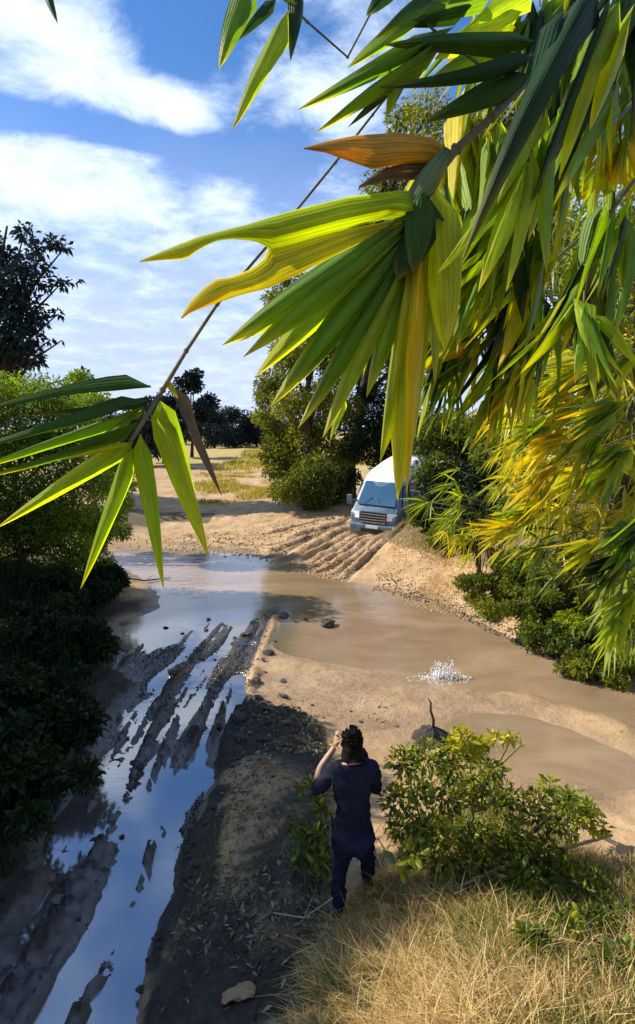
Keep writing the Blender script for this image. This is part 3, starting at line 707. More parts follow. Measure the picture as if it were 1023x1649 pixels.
# ------------------------------------------------------------------ the white van
def build_van():
    pc = P(601, 830, 21.6); yaw = R(24); L = 4.9
    fx, fy = pc.x, pc.y
    dirv = Vector((math.sin(yaw), math.cos(yaw)))                 # from nose to tail
    za = hz(fx+dirv.x*.9, fy+dirv.y*.9); zb = hz(fx+dirv.x*3.6, fy+dirv.y*3.6)
    pitch = math.atan2(zb-za, 2.7)+R(1.5)
    t = thing('van', (fx, fy, za-.9*math.tan(pitch)-.10), 'blue-grey van with a pale roof nosing down the rutted bank to the water', 'van')
    t.rotation_euler = (pitch, R(3), -yaw)
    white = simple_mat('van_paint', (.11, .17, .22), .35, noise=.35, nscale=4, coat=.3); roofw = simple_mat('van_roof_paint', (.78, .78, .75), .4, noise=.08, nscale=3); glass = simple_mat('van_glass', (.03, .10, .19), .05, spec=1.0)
    dark = simple_mat('van_plastic', (.02, .022, .026), .5); chrome = simple_mat('van_chrome', (.55, .56, .58), .25, metal=.8)
    rub = simple_mat('tyre_rubber', (.02, .02, .02), .85); lamp = simple_mat('headlight_glass', (.75, .78, .8), .08, spec=.9); mud = simple_mat('van_mud', (.30, .21, .13), .9, noise=.4)
    plate = simple_mat('plate_white', (.8, .8, .76), .5); amber = simple_mat('indicator_amber', (.7, .28, .03), .3)
    st = [(0.0,.80,.35,.80),(.03,.92,.32,.84),(.10,1.06,.30,.86),(.34,1.16,.28,.875),(.60,1.50,.27,.88),(.95,1.92,.26,.88),(1.25,2.12,.26,.88),(1.7,2.22,.26,.88),(3.0,2.25,.26,.88),(4.3,2.22,.27,.88),(4.72,2.10,.30,.87),(4.85,1.6,.34,.86),(4.88,.9,.36,.84)]
    mb = MB(); V = []; F = []; n = 0
    for (y, zt, z0, w) in st:
        hi = max(0, min(1, (zt-1.0)/1.2)); wt = w-.15*hi; r = .05+.16*hi; zb_ = min(1.05, zt*.82)
        ring = [(-w+.04,z0),(-w,z0+.08),(-w,zb_),(-wt,zt-r),(-wt+r*.35,zt-r*.3),(-wt+r,zt),(0,zt+.03*hi),(wt-r,zt),(wt-r*.35,zt-r*.3),(wt,zt-r),(w,zb_),(w,z0+.08),(w-.04,z0)]
        n = len(ring); V += [(x, y, z) for x, z in ring]
    for i in range(len(st)-1):
        for k in range(n): F.append((i*n+k, i*n+(k+1) % n, (i+1)*n+(k+1) % n, (i+1)*n+k))
    F += [tuple(range(n)), tuple((len(st)-1)*n+k for k in range(n))]
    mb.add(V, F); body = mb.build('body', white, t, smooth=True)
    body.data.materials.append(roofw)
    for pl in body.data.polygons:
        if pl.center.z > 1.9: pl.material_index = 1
    nose = Vector((0, -.82, .58))
    MB().slab([(-.70,.36,1.22),(.70,.36,1.22),(.60,.99,1.93),(-.60,.99,1.93)], nose, .03).build('windscreen', glass, t, bevel=.008)
    for s in (-1, 1):
        MB().tube([(s*.1-.45*(s < 0)+.1, .33, 1.22), (s*.1-.1, .52, 1.46)], .012, 5).build('wiper', dark, t)
        sx = s*.885
        for (a, b2, c, d) in [((.62,1.15),(1.45,1.15),(1.45,1.80),(1.02,1.80)), ((1.58,1.15),(2.85,1.15),(2.85,1.82),(1.58,1.82)), ((2.98,1.15),(4.45,1.15),(4.40,1.82),(2.98,1.82))]:
            MB().slab([(s*(.887-.10*(z-1.05)/.9), y, z) for (y, z) in (a, b2, c, d)], (s, 0, .12), .02).build('side_window', glass, t)
        MB().slab([(s*.50,-.005,.80),(s*.83,.05,.80),(s*.85,.12,1.03),(s*.52,.06,1.03)], nose, .03).build('headlight', lamp, t, bevel=.01)
        MB().slab([(s*.60,-.06,.50),(s*.80,-.02,.50),(s*.80,-.02,.58),(s*.60,-.06,.58)], (0,-1,0), .03).build('indicator', amber, t)
        m = MB().tube([(s*.86,.62,1.25),(s*1.0,.50,1.32)], .018, 6); m.box((s*1.06-.09,.42,1.16),(s*1.06+.09,.52,1.50)); m.build('mirror', white, t, bevel=.01)
        MB().slab([(s*.875,1.52,.45),(s*.875,1.54,.45),(s*.875,1.54,1.85),(s*.875,1.52,1.85)], (s,0,0), .012).build('door_seam', dark, t)
        for wy in (.92, 3.75):
            w = MB().lathe([(-.10,.20),(-.11,.30),(-.08,.345),(.08,.345),(.11,.30),(.10,.20)], 24, 'X', (0,0,0)).build('wheel', rub, t, smooth=True)
            w.location = (s*.80, wy, .345)
            MB().lathe([(.09*s,.0),(.095*s,.08),(.06*s,.17),(.10*s,.205)], 18, 'X').build('rim', chrome, w, smooth=True)
    g = MB().slab([(-.50,-.03,.68),(.50,-.03,.68),(.48,.06,1.06),(-.48,.06,1.06)], nose, .02).build('grille', dark, t)
    for i in range(4):
        z = .71+.09*i; y = -.035+.021*i
        MB().box((-.47, y-.035, z), (.47, y-.01, z+.025)).build('grille_bar', chrome, g)
    bm_ = MB().box((-.86,-.12,.30),(.86,.12,.64)).build('bumper', white, t, bevel=.05)
    MB().box((-.42,-.135,.36),(.42,-.118,.50)).build('air_intake', dark, bm_)
    MB().box((-.22,-.15,.52),(.22,-.122,.62)).build('number_plate', plate, t)
    MB().box((-.80,-.09,.22),(.80,.3,.305)).build('mud_apron', mud, t)
build_van()

# ------------------------------------------------------------------ the person on the bank
def skin_mesh(name, nodes, edges, mat, parent, levels=2, root=0):
    me = bpy.data.meshes.new(name+'_src'); me.from_pydata([n[0] for n in nodes], edges, [])
    o = bpy.data.objects.new(name+'_src', me); COL.objects.link(o)
    o.modifiers.new('s', 'SKIN'); s = o.modifiers.new('u', 'SUBSURF'); s.levels = levels; s.render_levels = levels
    for i, n in enumerate(nodes):
        r = n[1]; sv = me.skin_vertices[0].data[i]; sv.radius = (r, r) if not isinstance(r, tuple) else r; sv.use_root = (i == root)
    dg = bpy.context.evaluated_depsgraph_get(); m2 = bpy.data.meshes.new_from_object(o.evaluated_get(dg))
    bpy.data.objects.remove(o); m2.name = name
    m2.polygons.foreach_set('use_smooth', [True]*len(m2.polygons)); m2.materials.clear()
    return mesh_obj(name, m2, mat, parent)
def wrinkle(o, amp, scale, seed):
    me = o.data; n = len(me.vertices); co = np.empty(n*3, dtype=np.float32); me.vertices.foreach_get('co', co); co = co.reshape(-1, 3)
    no = np.empty(n*3, dtype=np.float32); me.vertices.foreach_get('normal', no); no = no.reshape(-1, 3)
    f = fbm(co[:, 0]+co[:, 2]*1.7, co[:, 1]+co[:, 2]*1.3, scale, 3, seed)
    co = co+no*(f*amp)[:, None]; me.vertices.foreach_set('co', co.ravel().astype(np.float32)); me.update()
def build_person():
    f = G(540, 1487, .36); px0 = f.x+.13
    zg = hz(f.x, f.y)
    skin = simple_mat('skin', (.36, .20, .13), .55); navy = simple_mat('navy_jacket', (.008, .0095, .022), .85, spec=.2, noise=.4, nscale=9, bump=.5)
    jean = simple_mat('dark_trousers', (.009, .011, .028), .9, spec=.2, noise=.4, nscale=14, bump=.4); hair = simple_mat('dark_hair', (.006, .005, .004), .85, spec=.1, noise=.4, nscale=60); shoe = simple_mat('dark_shoe', (.03, .025, .022), .7)
    zr = hz(px0+.17, f.y+.22)-zg
    root = Vector((px0, f.y, zg))
    # body: pelvis, spine, head, arms, legs as one surface
    N = [((0,0,.86),(.11,.075)), ((0,.01,1.0),(.10,.07)), ((0,.03,1.2),(.12,.08)), ((0,.04,1.34),(.12,.08)), ((0,.06,1.44),(.055,.055)), ((0,.085,1.50),(.06,.062)), ((0,.105,1.575),(.078,.095)), ((0,.11,1.655),(.06,.075)),
         ((-.175,.03,1.355),.058), ((-.33,.06,1.165),.044), ((-.27,.20,1.29),.038), ((-.13,.27,1.44),.026),
         ((.175,.03,1.355),.058), ((.235,.12,1.11),.044), ((.17,.26,1.26),.038), ((.09,.28,1.43),.026),
         ((-.09,0,.80),.065), ((-.115,.04,.45),.045), ((-.13,-.01,.09),.034),
         ((.09,0,.80),.065), ((.15,.14,.45+zr*.6),.045), ((.17,.16,.09+zr),.034)]
    E_ = [(0,1),(1,2),(2,3),(3,4),(4,5),(5,6),(6,7),(3,8),(8,9),(9,10),(10,11),(3,12),(12,13),(13,14),(14,15),(0,16),(16,17),(17,18),(0,19),(19,20),(20,21)]
    t = skin_mesh('person', N, E_, skin, None); t.location = root; t.rotation_euler = (0, 0, R(4)); t.scale = (.86, .91, .925)
    tag(t, 'person in a dark navy jacket seen from behind, left elbow raised, standing on the bank', 'person')
    J = [((0,.0,.84),(.172,.13)), ((0,.01,1.0),(.16,.125)), ((0,.03,1.2),(.178,.135)), ((0,.035,1.34),(.155,.115)), ((0,.05,1.41),(.075,.075)),
         ((-.18,.03,1.36),.078), ((-.30,.055,1.20),.062), ((-.328,.062,1.168),.054), ((-.332,.066,1.165),.050),
         ((.18,.03,1.36),.078), ((.24,.12,1.11),.064), ((.175,.26,1.26),.054), ((.105,.275,1.41),.043), ((0,-.005,.72),(.172,.135))]
    j = skin_mesh('jacket', J, [(0,1),(1,2),(2,3),(3,4),(3,5),(5,6),(6,7),(7,8),(3,9),(9,10),(10,11),(11,12),(0,13)], navy, t, 3); wrinkle(j, .022, 9, 4)
    T = [((0,0,.86),(.16,.12)), ((-.09,0,.78),.105), ((-.115,.04,.45),.078), ((-.13,-.01,.10),.062), ((.09,0,.78),.105), ((.15,.14,.45+zr*.6),.078), ((.17,.16,.10+zr),.062)]
    q = skin_mesh('trousers', T, [(0,1),(1,2),(2,3),(0,4),(4,5),(5,6)], jean, t, 3); wrinkle(q, .026, 11, 8)
    for (x, y, z) in ((-.13, -.01, 0), (.17, .16, zr)):
        skin_mesh('shoe', [((x,y-.05,z+.05),.045), ((x,y+.05,z+.05),.05), ((x-.01,y+.15,z+.035),.042), ((x-.012,y+.20,z+.03),.03)], [(0,1),(1,2),(2,3)], shoe, t)
    # hair: a cap over skull and nape with ragged locks
    hm = skin_mesh('hair', [((0,.03,1.47),(.068,.05)), ((0,.045,1.545),(.098,.085)), ((0,.08,1.63),(.098,.105)), ((0,.11,1.69),(.07,.085))], [(0,1),(1,2),(2,3)], hair, t, 3, 1); wrinkle(hm, .03, 24, 3)
    lk = MB()
    for i in range(70):
        a = random.uniform(0, 2*math.pi); e = random.uniform(-.2, 1.3)
        p = Vector((.09*math.cos(a)*math.cos(e), .075+.10*math.sin(a)*math.cos(e), 1.61+.10*math.sin(e))); o = (p-Vector((0,.075,1.6))).normalized()
        q2 = p+o*random.uniform(.0, .008)+Vector((random.uniform(-.012, .012), 0, -.04)); lk.tube([p-o*.02, p+o*.004, q2], [.010, .009, .003], 4)
    lk.build('lock', hair, hm)
    for s, wv in ((-1, Vector((-.13,.27,1.44))), (1, Vector((.09,.28,1.43)))):      # hands raised in front of the face
        nodes = [(tuple(wv),.024), (tuple(wv+Vector((-s*.02,.02,.05))),(.036,.018)), (tuple(wv+Vector((-s*.03,.025,.085))),(.038,.016))]; ed = [(0,1),(1,2)]
        skin_mesh('hand', nodes, ed, skin, t)
        for kf in range(4):
            b0 = wv+Vector((-s*(.005+.0), .02+.016*kf, .085)); ln = (.060, .070, .066, .052)[kf]
            skin_mesh('finger', [(tuple(b0),.0095), (tuple(b0+Vector((-s*ln*.45,.0,ln*.35))),.009), (tuple(b0+Vector((-s*ln*.9,-.01,ln*.25))),.008), (tuple(b0+Vector((-s*ln*1.1,-.02,0))),.006)], [(0,1),(1,2),(2,3)], skin, t, 1)
        b0 = wv+Vector((-s*.01,-.005,.03))
        skin_mesh('thumb', [(tuple(b0),.011), (tuple(b0+Vector((-s*.03,-.02,.03))),.010), (tuple(b0+Vector((-s*.055,-.02,.05))),.008)], [(0,1),(1,2)], skin, t, 1)
    for s in (-1, 1):
        skin_mesh('ear', [((s*.078,.10,1.55),.014), ((s*.088,.09,1.58),.017), ((s*.086,.09,1.605),.012)], [(0,1),(1,2)], skin, t, 1)
    skin_mesh('nose', [((0,.20,1.60),.010), ((0,.215,1.57),.016), ((0,.205,1.555),.012)], [(0,1),(1,2)], skin, t, 1)
build_person()

# ------------------------------------------------------------------ single leaves as objects
def leaf_mesh(name, bend, curve, fold, shape=0, nl=9, nw=4):
    """leaf blade of length 1 along +Y, width 1 across X, pointed, folded at the midrib"""
    V = []; U = []; F = []
    for i in range(nl+1):
        f = i/nl
        if shape == 0: w = min(1, (f/.10)**.6)*(1-f**1.7)**.85 if f < 1 else 0      # bamboo blade
        elif shape == 1: w = min(1, (f/.05)**.5)*(1-f**3.0)**.9 if f < 1 else 0     # broad palm segment
        else: w = math.sin(math.pi*min(1, f**.8))**.8                                # oval weed leaf
        w = max(w, .012)
        for k in range(nw+1):
            q = k/nw-.5
            V.append((q*w+curve*4*f*(1-f), f, bend*4*f*(1-f)-fold*abs(q)*w*2+.02*math.sin(9*f+5*q)*(1-f))); U.append((k/nw, f))
    for i in range(nl):
        for k in range(nw):
            a = i*(nw+1)+k; F.append((a, a+1, a+nw+2, a+nw+1))
    return np_mesh(name, np.array(V), np.array(F).ravel(), np.full(len(F), 4), uv=np.array(U))
LEAF = {}
for sname, sh in (('blade', 0), ('segment', 1), ('oval', 2)):
    LEAF[sname] = []
    for i in range(6):
        me = leaf_mesh('leaf', (.02, .05, .09, -.03, .13, .06)[i], (0, .015, -.02, .03, -.03, .01)[i]*(0 if sh == 2 else 1), (.16, .10, .2, .12, .06, .24)[i] if sh != 2 else .12, sh, 9 if sh != 2 else 6, 4 if sh != 2 else 2)
        me.materials.append(M['leaf_green']); LEAF[sname].append(me)
def add_leaf(parent, a, b, w, mat, nrm=None, style='blade', var=None, name='leaf'):
    a = Vector(a); b = Vector(b); d = b-a; L = d.length; y = d/L
    if nrm is None:
        nrm = (Vector((0, 0, CAM_Z))-a).normalized()+Vector((random.gauss(0, .5), random.gauss(0, .5), random.gauss(0, .5)))
    x = y.cross(nrm)
    if x.length < 1e-3: x = y.cross(Vector((1, .3, .2)))
    x.normalize(); z = x.cross(y)
    me = random.choice(LEAF[style]) if var is None else LEAF[style][var]
    o = bpy.data.objects.new(name, me); COL.objects.link(o); o.parent = parent
    o.material_slots[0].link = 'OBJECT'; o.material_slots[0].material = M[mat]
    loc = parent.location
    o.matrix_basis = Matrix(((x.x*w, y.x*L, z.x*L, a.x-loc.x), (x.y*w, y.y*L, z.y*L, a.y-loc.y), (x.z*w, y.z*L, z.z*L, a.z-loc.z), (0, 0, 0, 1)))
    return o
def branch(label, stem, group='bamboo branches hanging into view', mat='twig', name='bamboo_branch', cat='bamboo branch'):
    """stem = [(px, py, depth, radius)]"""
    pts = [P(a, b, c) for a, b, c, r in stem]; t = thing(name, pts[0], label, cat, group)
    mb = MB(); mb.tube([p-pts[0] for p in pts], [s[3] for s in stem], 7)
    for p, s in zip(pts[1:-1], stem[1:-1]):                                   # nodes
        d = (pts[-1]-pts[0]).normalized(); mb.tube([p-pts[0]-d*.004, p-pts[0], p-pts[0]+d*.004], [s[3], s[3]*1.5, s[3]], 7)
    mb.build('stem', M[mat], t, smooth=True)
    return t
def lf(t, bx, by, tx, ty, wpx, mat, d0, d1=None, style='blade', var=None, tilt=0.0):
    d1 = d0 if d1 is None else d1
    a = P(bx, by, d0); b = P(tx, ty, d1); w = wpx/FPX*(d0+d1)/2
    n = (Vector((0, 0, CAM_Z))-a).normalized()
    if tilt: n = (n+(b-a).normalized().cross(n)*tilt)
    return add_leaf(t, a, b, w, mat, n, style, var)

# the sprig hanging on the left
sp = branch('bamboo sprig hanging at the end of a long thin stem, left of the ford', [(650,120,1.55,.0035),(600,185,1.5,.003),(540,262,1.42,.003),(440,385,1.32,.003),(350,490,1.25,.0035),(300,565,1.2,.004),(262,628,1.17,.005),(235,672,1.15,.0055),(208,715,1.13,.004)])
for a in [(243,622,-40,664,20,'leaf_dark',1.16,1.02,-.5),(236,645,-60,728,24,'leaf_dark',1.15,1.0,-.3),(232,655,-60,762,22,'leaf_green',1.15,1.05,.2),(222,680,-40,772,16,'leaf_green',1.14,1.05,.4),
          (230,664,100,700,12,'leaf_green',1.15,1.2,.2),(215,712,-8,852,34,'leaf_lime',1.13,1.04,0),(213,713,92,742,9,'leaf_yellow',1.13,1.1,0),(213,722,130,948,30,'leaf_lime',1.13,1.12,.1),
          (227,698,264,950,33,'leaf_lime',1.14,1.12,-.15),(245,668,337,900,42,'leaf_lime',1.15,1.13,.2),(258,645,318,822,40,'leaf_lime',1.19,1.22,-.1),(277,622,358,800,23,'leaf_brown',1.18,1.15,.5),
          (268,612,287,642,12,'leaf_yellow',1.18,1.16,0),(240,640,60,668,12,'leaf_dark',1.17,1.2,.4)]:
    lf(sp, *a[:8], var=random.choice((0, 1, 3)), tilt=a[8])
# the sprig hanging from above, top centre
tp = branch('small bamboo sprig hanging from the top of the view beside blue sky', [(640,-60,1.7,.003),(560,92,1.6,.0028),(495,35,1.5,.0028),(455,-5,1.45,.0028),(420,-40,1.4,.003)])
for a in [(402,-30,352,112,46,'leaf_green',1.4,1.36,.2),(445,0,380,68,20,'leaf_dark',1.42,1.4,0),(466,18,373,212,36,'leaf_green',1.44,1.38,.3),(484,-30,468,98,30,'leaf_dark',1.46,1.42,-.3),(455,-10,478,10,14,'leaf_lime',1.45,1.44,0)]:
    lf(tp, *a[:8], var=random.choice((0, 1)), tilt=a[8])
tl = branch('lone dark bamboo leaf tip at the top left corner of the sky', [(20,-160,1.4,.003),(45,-90,1.4,.003),(60,-50,1.4,.0025)])
lf(tl, 58, -55, 93, 38, 20, 'leaf_dark', 1.4, 1.38)

# the big fan of broad leaves in the middle
def outline_leaf(t, upper, lower, mat, d0, d1, bulge=.02, n=26, m=7, name='leaf'):
    """broad torn leaf between two edges, running from its base to its tip; pleated along its length"""
    def samp(c, f):
        seg = [math.hypot(c[i+1][0]-c[i][0], c[i+1][1]-c[i][1]) for i in range(len(c)-1)]; L = sum(seg)*f; i = 0
        while i < len(seg)-1 and L > seg[i]: L -= seg[i]; i += 1
        k = min(1, L/max(seg[i], 1e-6)); return (c[i][0]+(c[i+1][0]-c[i][0])*k, c[i][1]+(c[i+1][1]-c[i][1])*k)
    V = []; U = []; F = []
    for i in range(n+1):
        f = i/n; a = samp(upper, f); b = samp(lower, f)
        for k in range(m+1):
            q = k/m; px = a[0]*(1-q)+b[0]*q; py = a[1]*(1-q)+b[1]*q
            d = d0+(d1-d0)*f-bulge*math.sin(math.pi*q)+(.004 if k % 2 else -.004)*(1-f)
            V.append(tuple(P(px, py, d)-t.location)); U.append((q, f))
    for i in range(n):
        for k in range(m):
            x = i*(m+1)+k; F.append((x, x+1, x+m+2, x+m+1))
    me = np_mesh(name, np.array(V), np.array(F).ravel(), np.full(len(F), 4), uv=np.array(U)); me.materials.append(M[mat])
    o = bpy.data.objects.new(name, me); COL.objects.link(o); o.parent = t
    sd = o.modifiers.new('thickness', 'SOLIDIFY'); sd.thickness = .0012
    return o
fan = branch('big fan of broad torn leaves hanging over the van, one leaf bitten', [(860,120,1.45,.009),(790,190,1.42,.009),(735,240,1.38,.010),(695,290,1.35,.011),(668,345,1.33,.008)], group='bamboo branches hanging into view')
o = outline_leaf(fan, [(682,322),(655,306),(560,318),(470,340),(400,362),(320,382),(270,402),(225,421)], [(655,352),(620,352),(540,372),(470,392),(430,402),(425,392),(400,386),(370,384),(345,388),(318,402),(300,417),(262,418),(225,421)], 'leaf_lime', 1.33, 1.16, .03, 34)
o = outline_leaf(fan, [(640,353),(540,373),(470,393),(430,403),(425,418),(405,434),(370,448),(348,450),(325,468),(302,492),(292,513)], [(655,362),(600,380),(545,408),(480,442),(430,464),(385,475),(350,487),(318,498),(300,506),(292,513)], 'leaf_yellow', 1.32, 1.17, .012, 28)
outline_leaf(fan, [(722,246),(700,222),(640,214),(570,219),(520,230),(489,239)], [(722,250),(704,260),(660,262),(625,268),(600,272),(560,258),(525,245),(489,239)], 'leaf_orange', 1.36, 1.24, .015, 20)
outline_leaf(fan, [(695,258),(650,262),(612,275),(578,300)], [(690,285),(660,290),(630,288),(578,302)], 'leaf_brown', 1.37, 1.3, .01, 14)
outline_leaf(fan, [(716,236),(694,256),(672,284),(656,312),(650,335)], [(726,242),(716,276),(702,306),(682,332),(655,342)], 'leaf_pale', 1.335, 1.325, .02, 12)
for a in [(672,335,358,556,62,'leaf_green',1.325,1.2,.2),(668,350,392,575,46,'leaf_green',1.33,1.22,.1),(675,352,412,606,50,'leaf_lime',1.335,1.24,-.1),(672,362,436,655,52,'leaf_green',1.34,1.25,.1),(676,360,455,640,44,'leaf_lime',1.345,1.27,0),
          (675,372,480,690,42,'leaf_green',1.345,1.27,.2),(678,368,520,705,40,'leaf_green',1.35,1.28,-.1),(640,440,560,600,40,'leaf_lime',1.36,1.3,0),(672,380,590,640,40,'leaf_green',1.36,1.32,.2),(556,640,532,708,16,'leaf_lime',1.4,1.38,0),
          (676,350,640,805,64,'leaf_lime',1.315,1.24,.05),(672,370,612,745,44,'leaf_lime',1.33,1.27,.2),(680,360,655,800,36,'leaf_yellow',1.325,1.26,-.1),(668,380,625,690,30,'leaf_yellow',1.34,1.3,.3),(684,355,668,700,40,'leaf_green',1.34,1.3,-.3),
          (700,300,716,565,66,'leaf_lime',1.34,1.26,.2),(720,290,735,520,40,'leaf_green',1.38,1.33,-.2),(690,340,700,620,34,'leaf_green',1.36,1.33,.2),(655,300,585,606,24,'leaf_yellow',1.42,1.40,0),
          (690,315,640,450,70,'leaf_dark',1.305,1.28,.2),(685,310,665,440,50,'leaf_dark',1.30,1.28,-.2)]:  # last two dark leaves paint the shade where blades overlap at the hub
    lf(fan, *a[:8], style='segment' if a[4] >= 40 else 'blade', var=random.choice((0, 1, 3)), tilt=a[8])

# the mass of leaves at the upper right
b1 = branch('bamboo branch with dark leaves pointing left across the top of the sky', [(980,-60,1.5,.006),(900,50,1.45,.006),(860,90,1.42,.005),(780,110,1.4,.004),(700,50,1.4,.003),(660,10,1.4,.003)])
for a in [(860,68,615,72,40,'leaf_dark',1.42,1.34,.2),(860,95,600,142,30,'leaf_dark',1.42,1.33,-.2),(852,122,688,196,48,'leaf_dark',1.42,1.36,.1),(730,45,478,178,36,'leaf_green',1.4,1.3,0),(720,60,508,214,34,'leaf_green',1.4,1.3,.2),
          (690,70,560,205,18,'leaf_dark',1.4,1.36,.3),(665,60,622,190,40,'leaf_green',1.42,1.38,0),(700,15,560,110,34,'leaf_green',1.4,1.33,-.2),(700,0,605,62,38,'leaf_dark',1.4,1.35,.2),(760,10,640,40,40,'leaf_dark',1.42,1.36,0),
          (800,-20,660,30,46,'leaf_green',1.42,1.36,.2),(840,20,700,95,52,'leaf_lime',1.46,1.42,0),(830,45,715,70,40,'leaf_yellow',1.48,1.45,.1),(860,-20,740,60,52,'leaf_lime',1.5,1.46,.1),(640,-30,590,25,30,'leaf_dark',1.4,1.36,0),(780,80,690,130,26,'leaf_green',1.44,1.4,.1)]:
    lf(b1, *a[:8], tilt=a[8])
b2 = branch('bamboo branch with the largest dark green leaves slanting down from the top right', [(1040,-80,1.3,.007),(980,-10,1.28,.007),(930,60,1.25,.006),(880,160,1.22,.005),(850,260,1.2,.004)])
for a in [(965,-30,742,425,58,'leaf_dark',1.27,1.15,.2),(905,20,775,340,46,'leaf_dark',1.25,1.17,-.2),(985,-10,852,335,42,'leaf_dark',1.27,1.2,.1),(872,190,735,410,46,'leaf_green',1.22,1.15,.3),(880,160,800,330,40,'leaf_green',1.22,1.17,.2),
          (900,60,830,200,30,'leaf_green',1.24,1.2,.4),(1000,0,905,190,56,'leaf_green',1.28,1.24,.1),(1020,10,950,210,36,'leaf_lime',1.3,1.25,-.1),(850,260,770,470,46,'leaf_lime',1.2,1.14,.1),(858,240,815,470,30,'leaf_lime',1.2,1.16,.3),
          (875,220,880,440,34,'leaf_green',1.23,1.2,.1),(845,270,705,440,34,'leaf_green',1.22,1.18,.2),(960,60,900,290,44,'leaf_lime',1.3,1.27,0),(900,180,850,390,30,'leaf_lime',1.26,1.22,.2)]:
    lf(b2, *a[:8], tilt=a[8])
def spray(t, cx, cy, d, n, ang, spread, Lpx, wpx, mats, stem_from=None):
    wpx *= .42; n = int(n*1.7)
    if d > 3: Lpx *= .74; wpx *= .8; n = int(n*1.25)
    """a leaf spray: n leaves fanning from one twig end. ang in photo degrees, 90 = down"""
    base = P(cx, cy, d)
    if stem_from is not None:
        s0 = Vector(stem_from); m = s0.lerp(base, .5)+Vector((0, 0, .04))
        MB().tube([s0-t.location, m-t.location, base-t.location], [.0035, .003, .002], 5).build('twig', M['twig'], t, smooth=True)
    for i in range(n):
        a = R(ang+random.uniform(-spread, spread)); L = Lpx*random.uniform(.6, 1.15)
        bx = cx+random.uniform(-.12, .12)*Lpx; by = cy+random.uniform(-.15, .15)*Lpx; dd = d+random.uniform(-.06, .06)
        lf(t, bx, by, bx+math.cos(a)*L, by+math.sin(a)*L, wpx*random.uniform(.7, 1.2), random.choice(mats), dd, dd+random.uniform(-.35, .25)*L/FPX*d, tilt=random.gauss(0, .6))
GR = ['leaf_green', 'leaf_green', 'leaf_lime', 'leaf_lime', 'leaf_dark']; LI = ['leaf_lime', 'leaf_lime', 'leaf_green', 'leaf_yellow']; YE = ['leaf_yellow', 'leaf_yellow', 'leaf_yellow', 'leaf_lime']; DK = ['leaf_dark', 'leaf_green', 'leaf_green', 'leaf_lime']
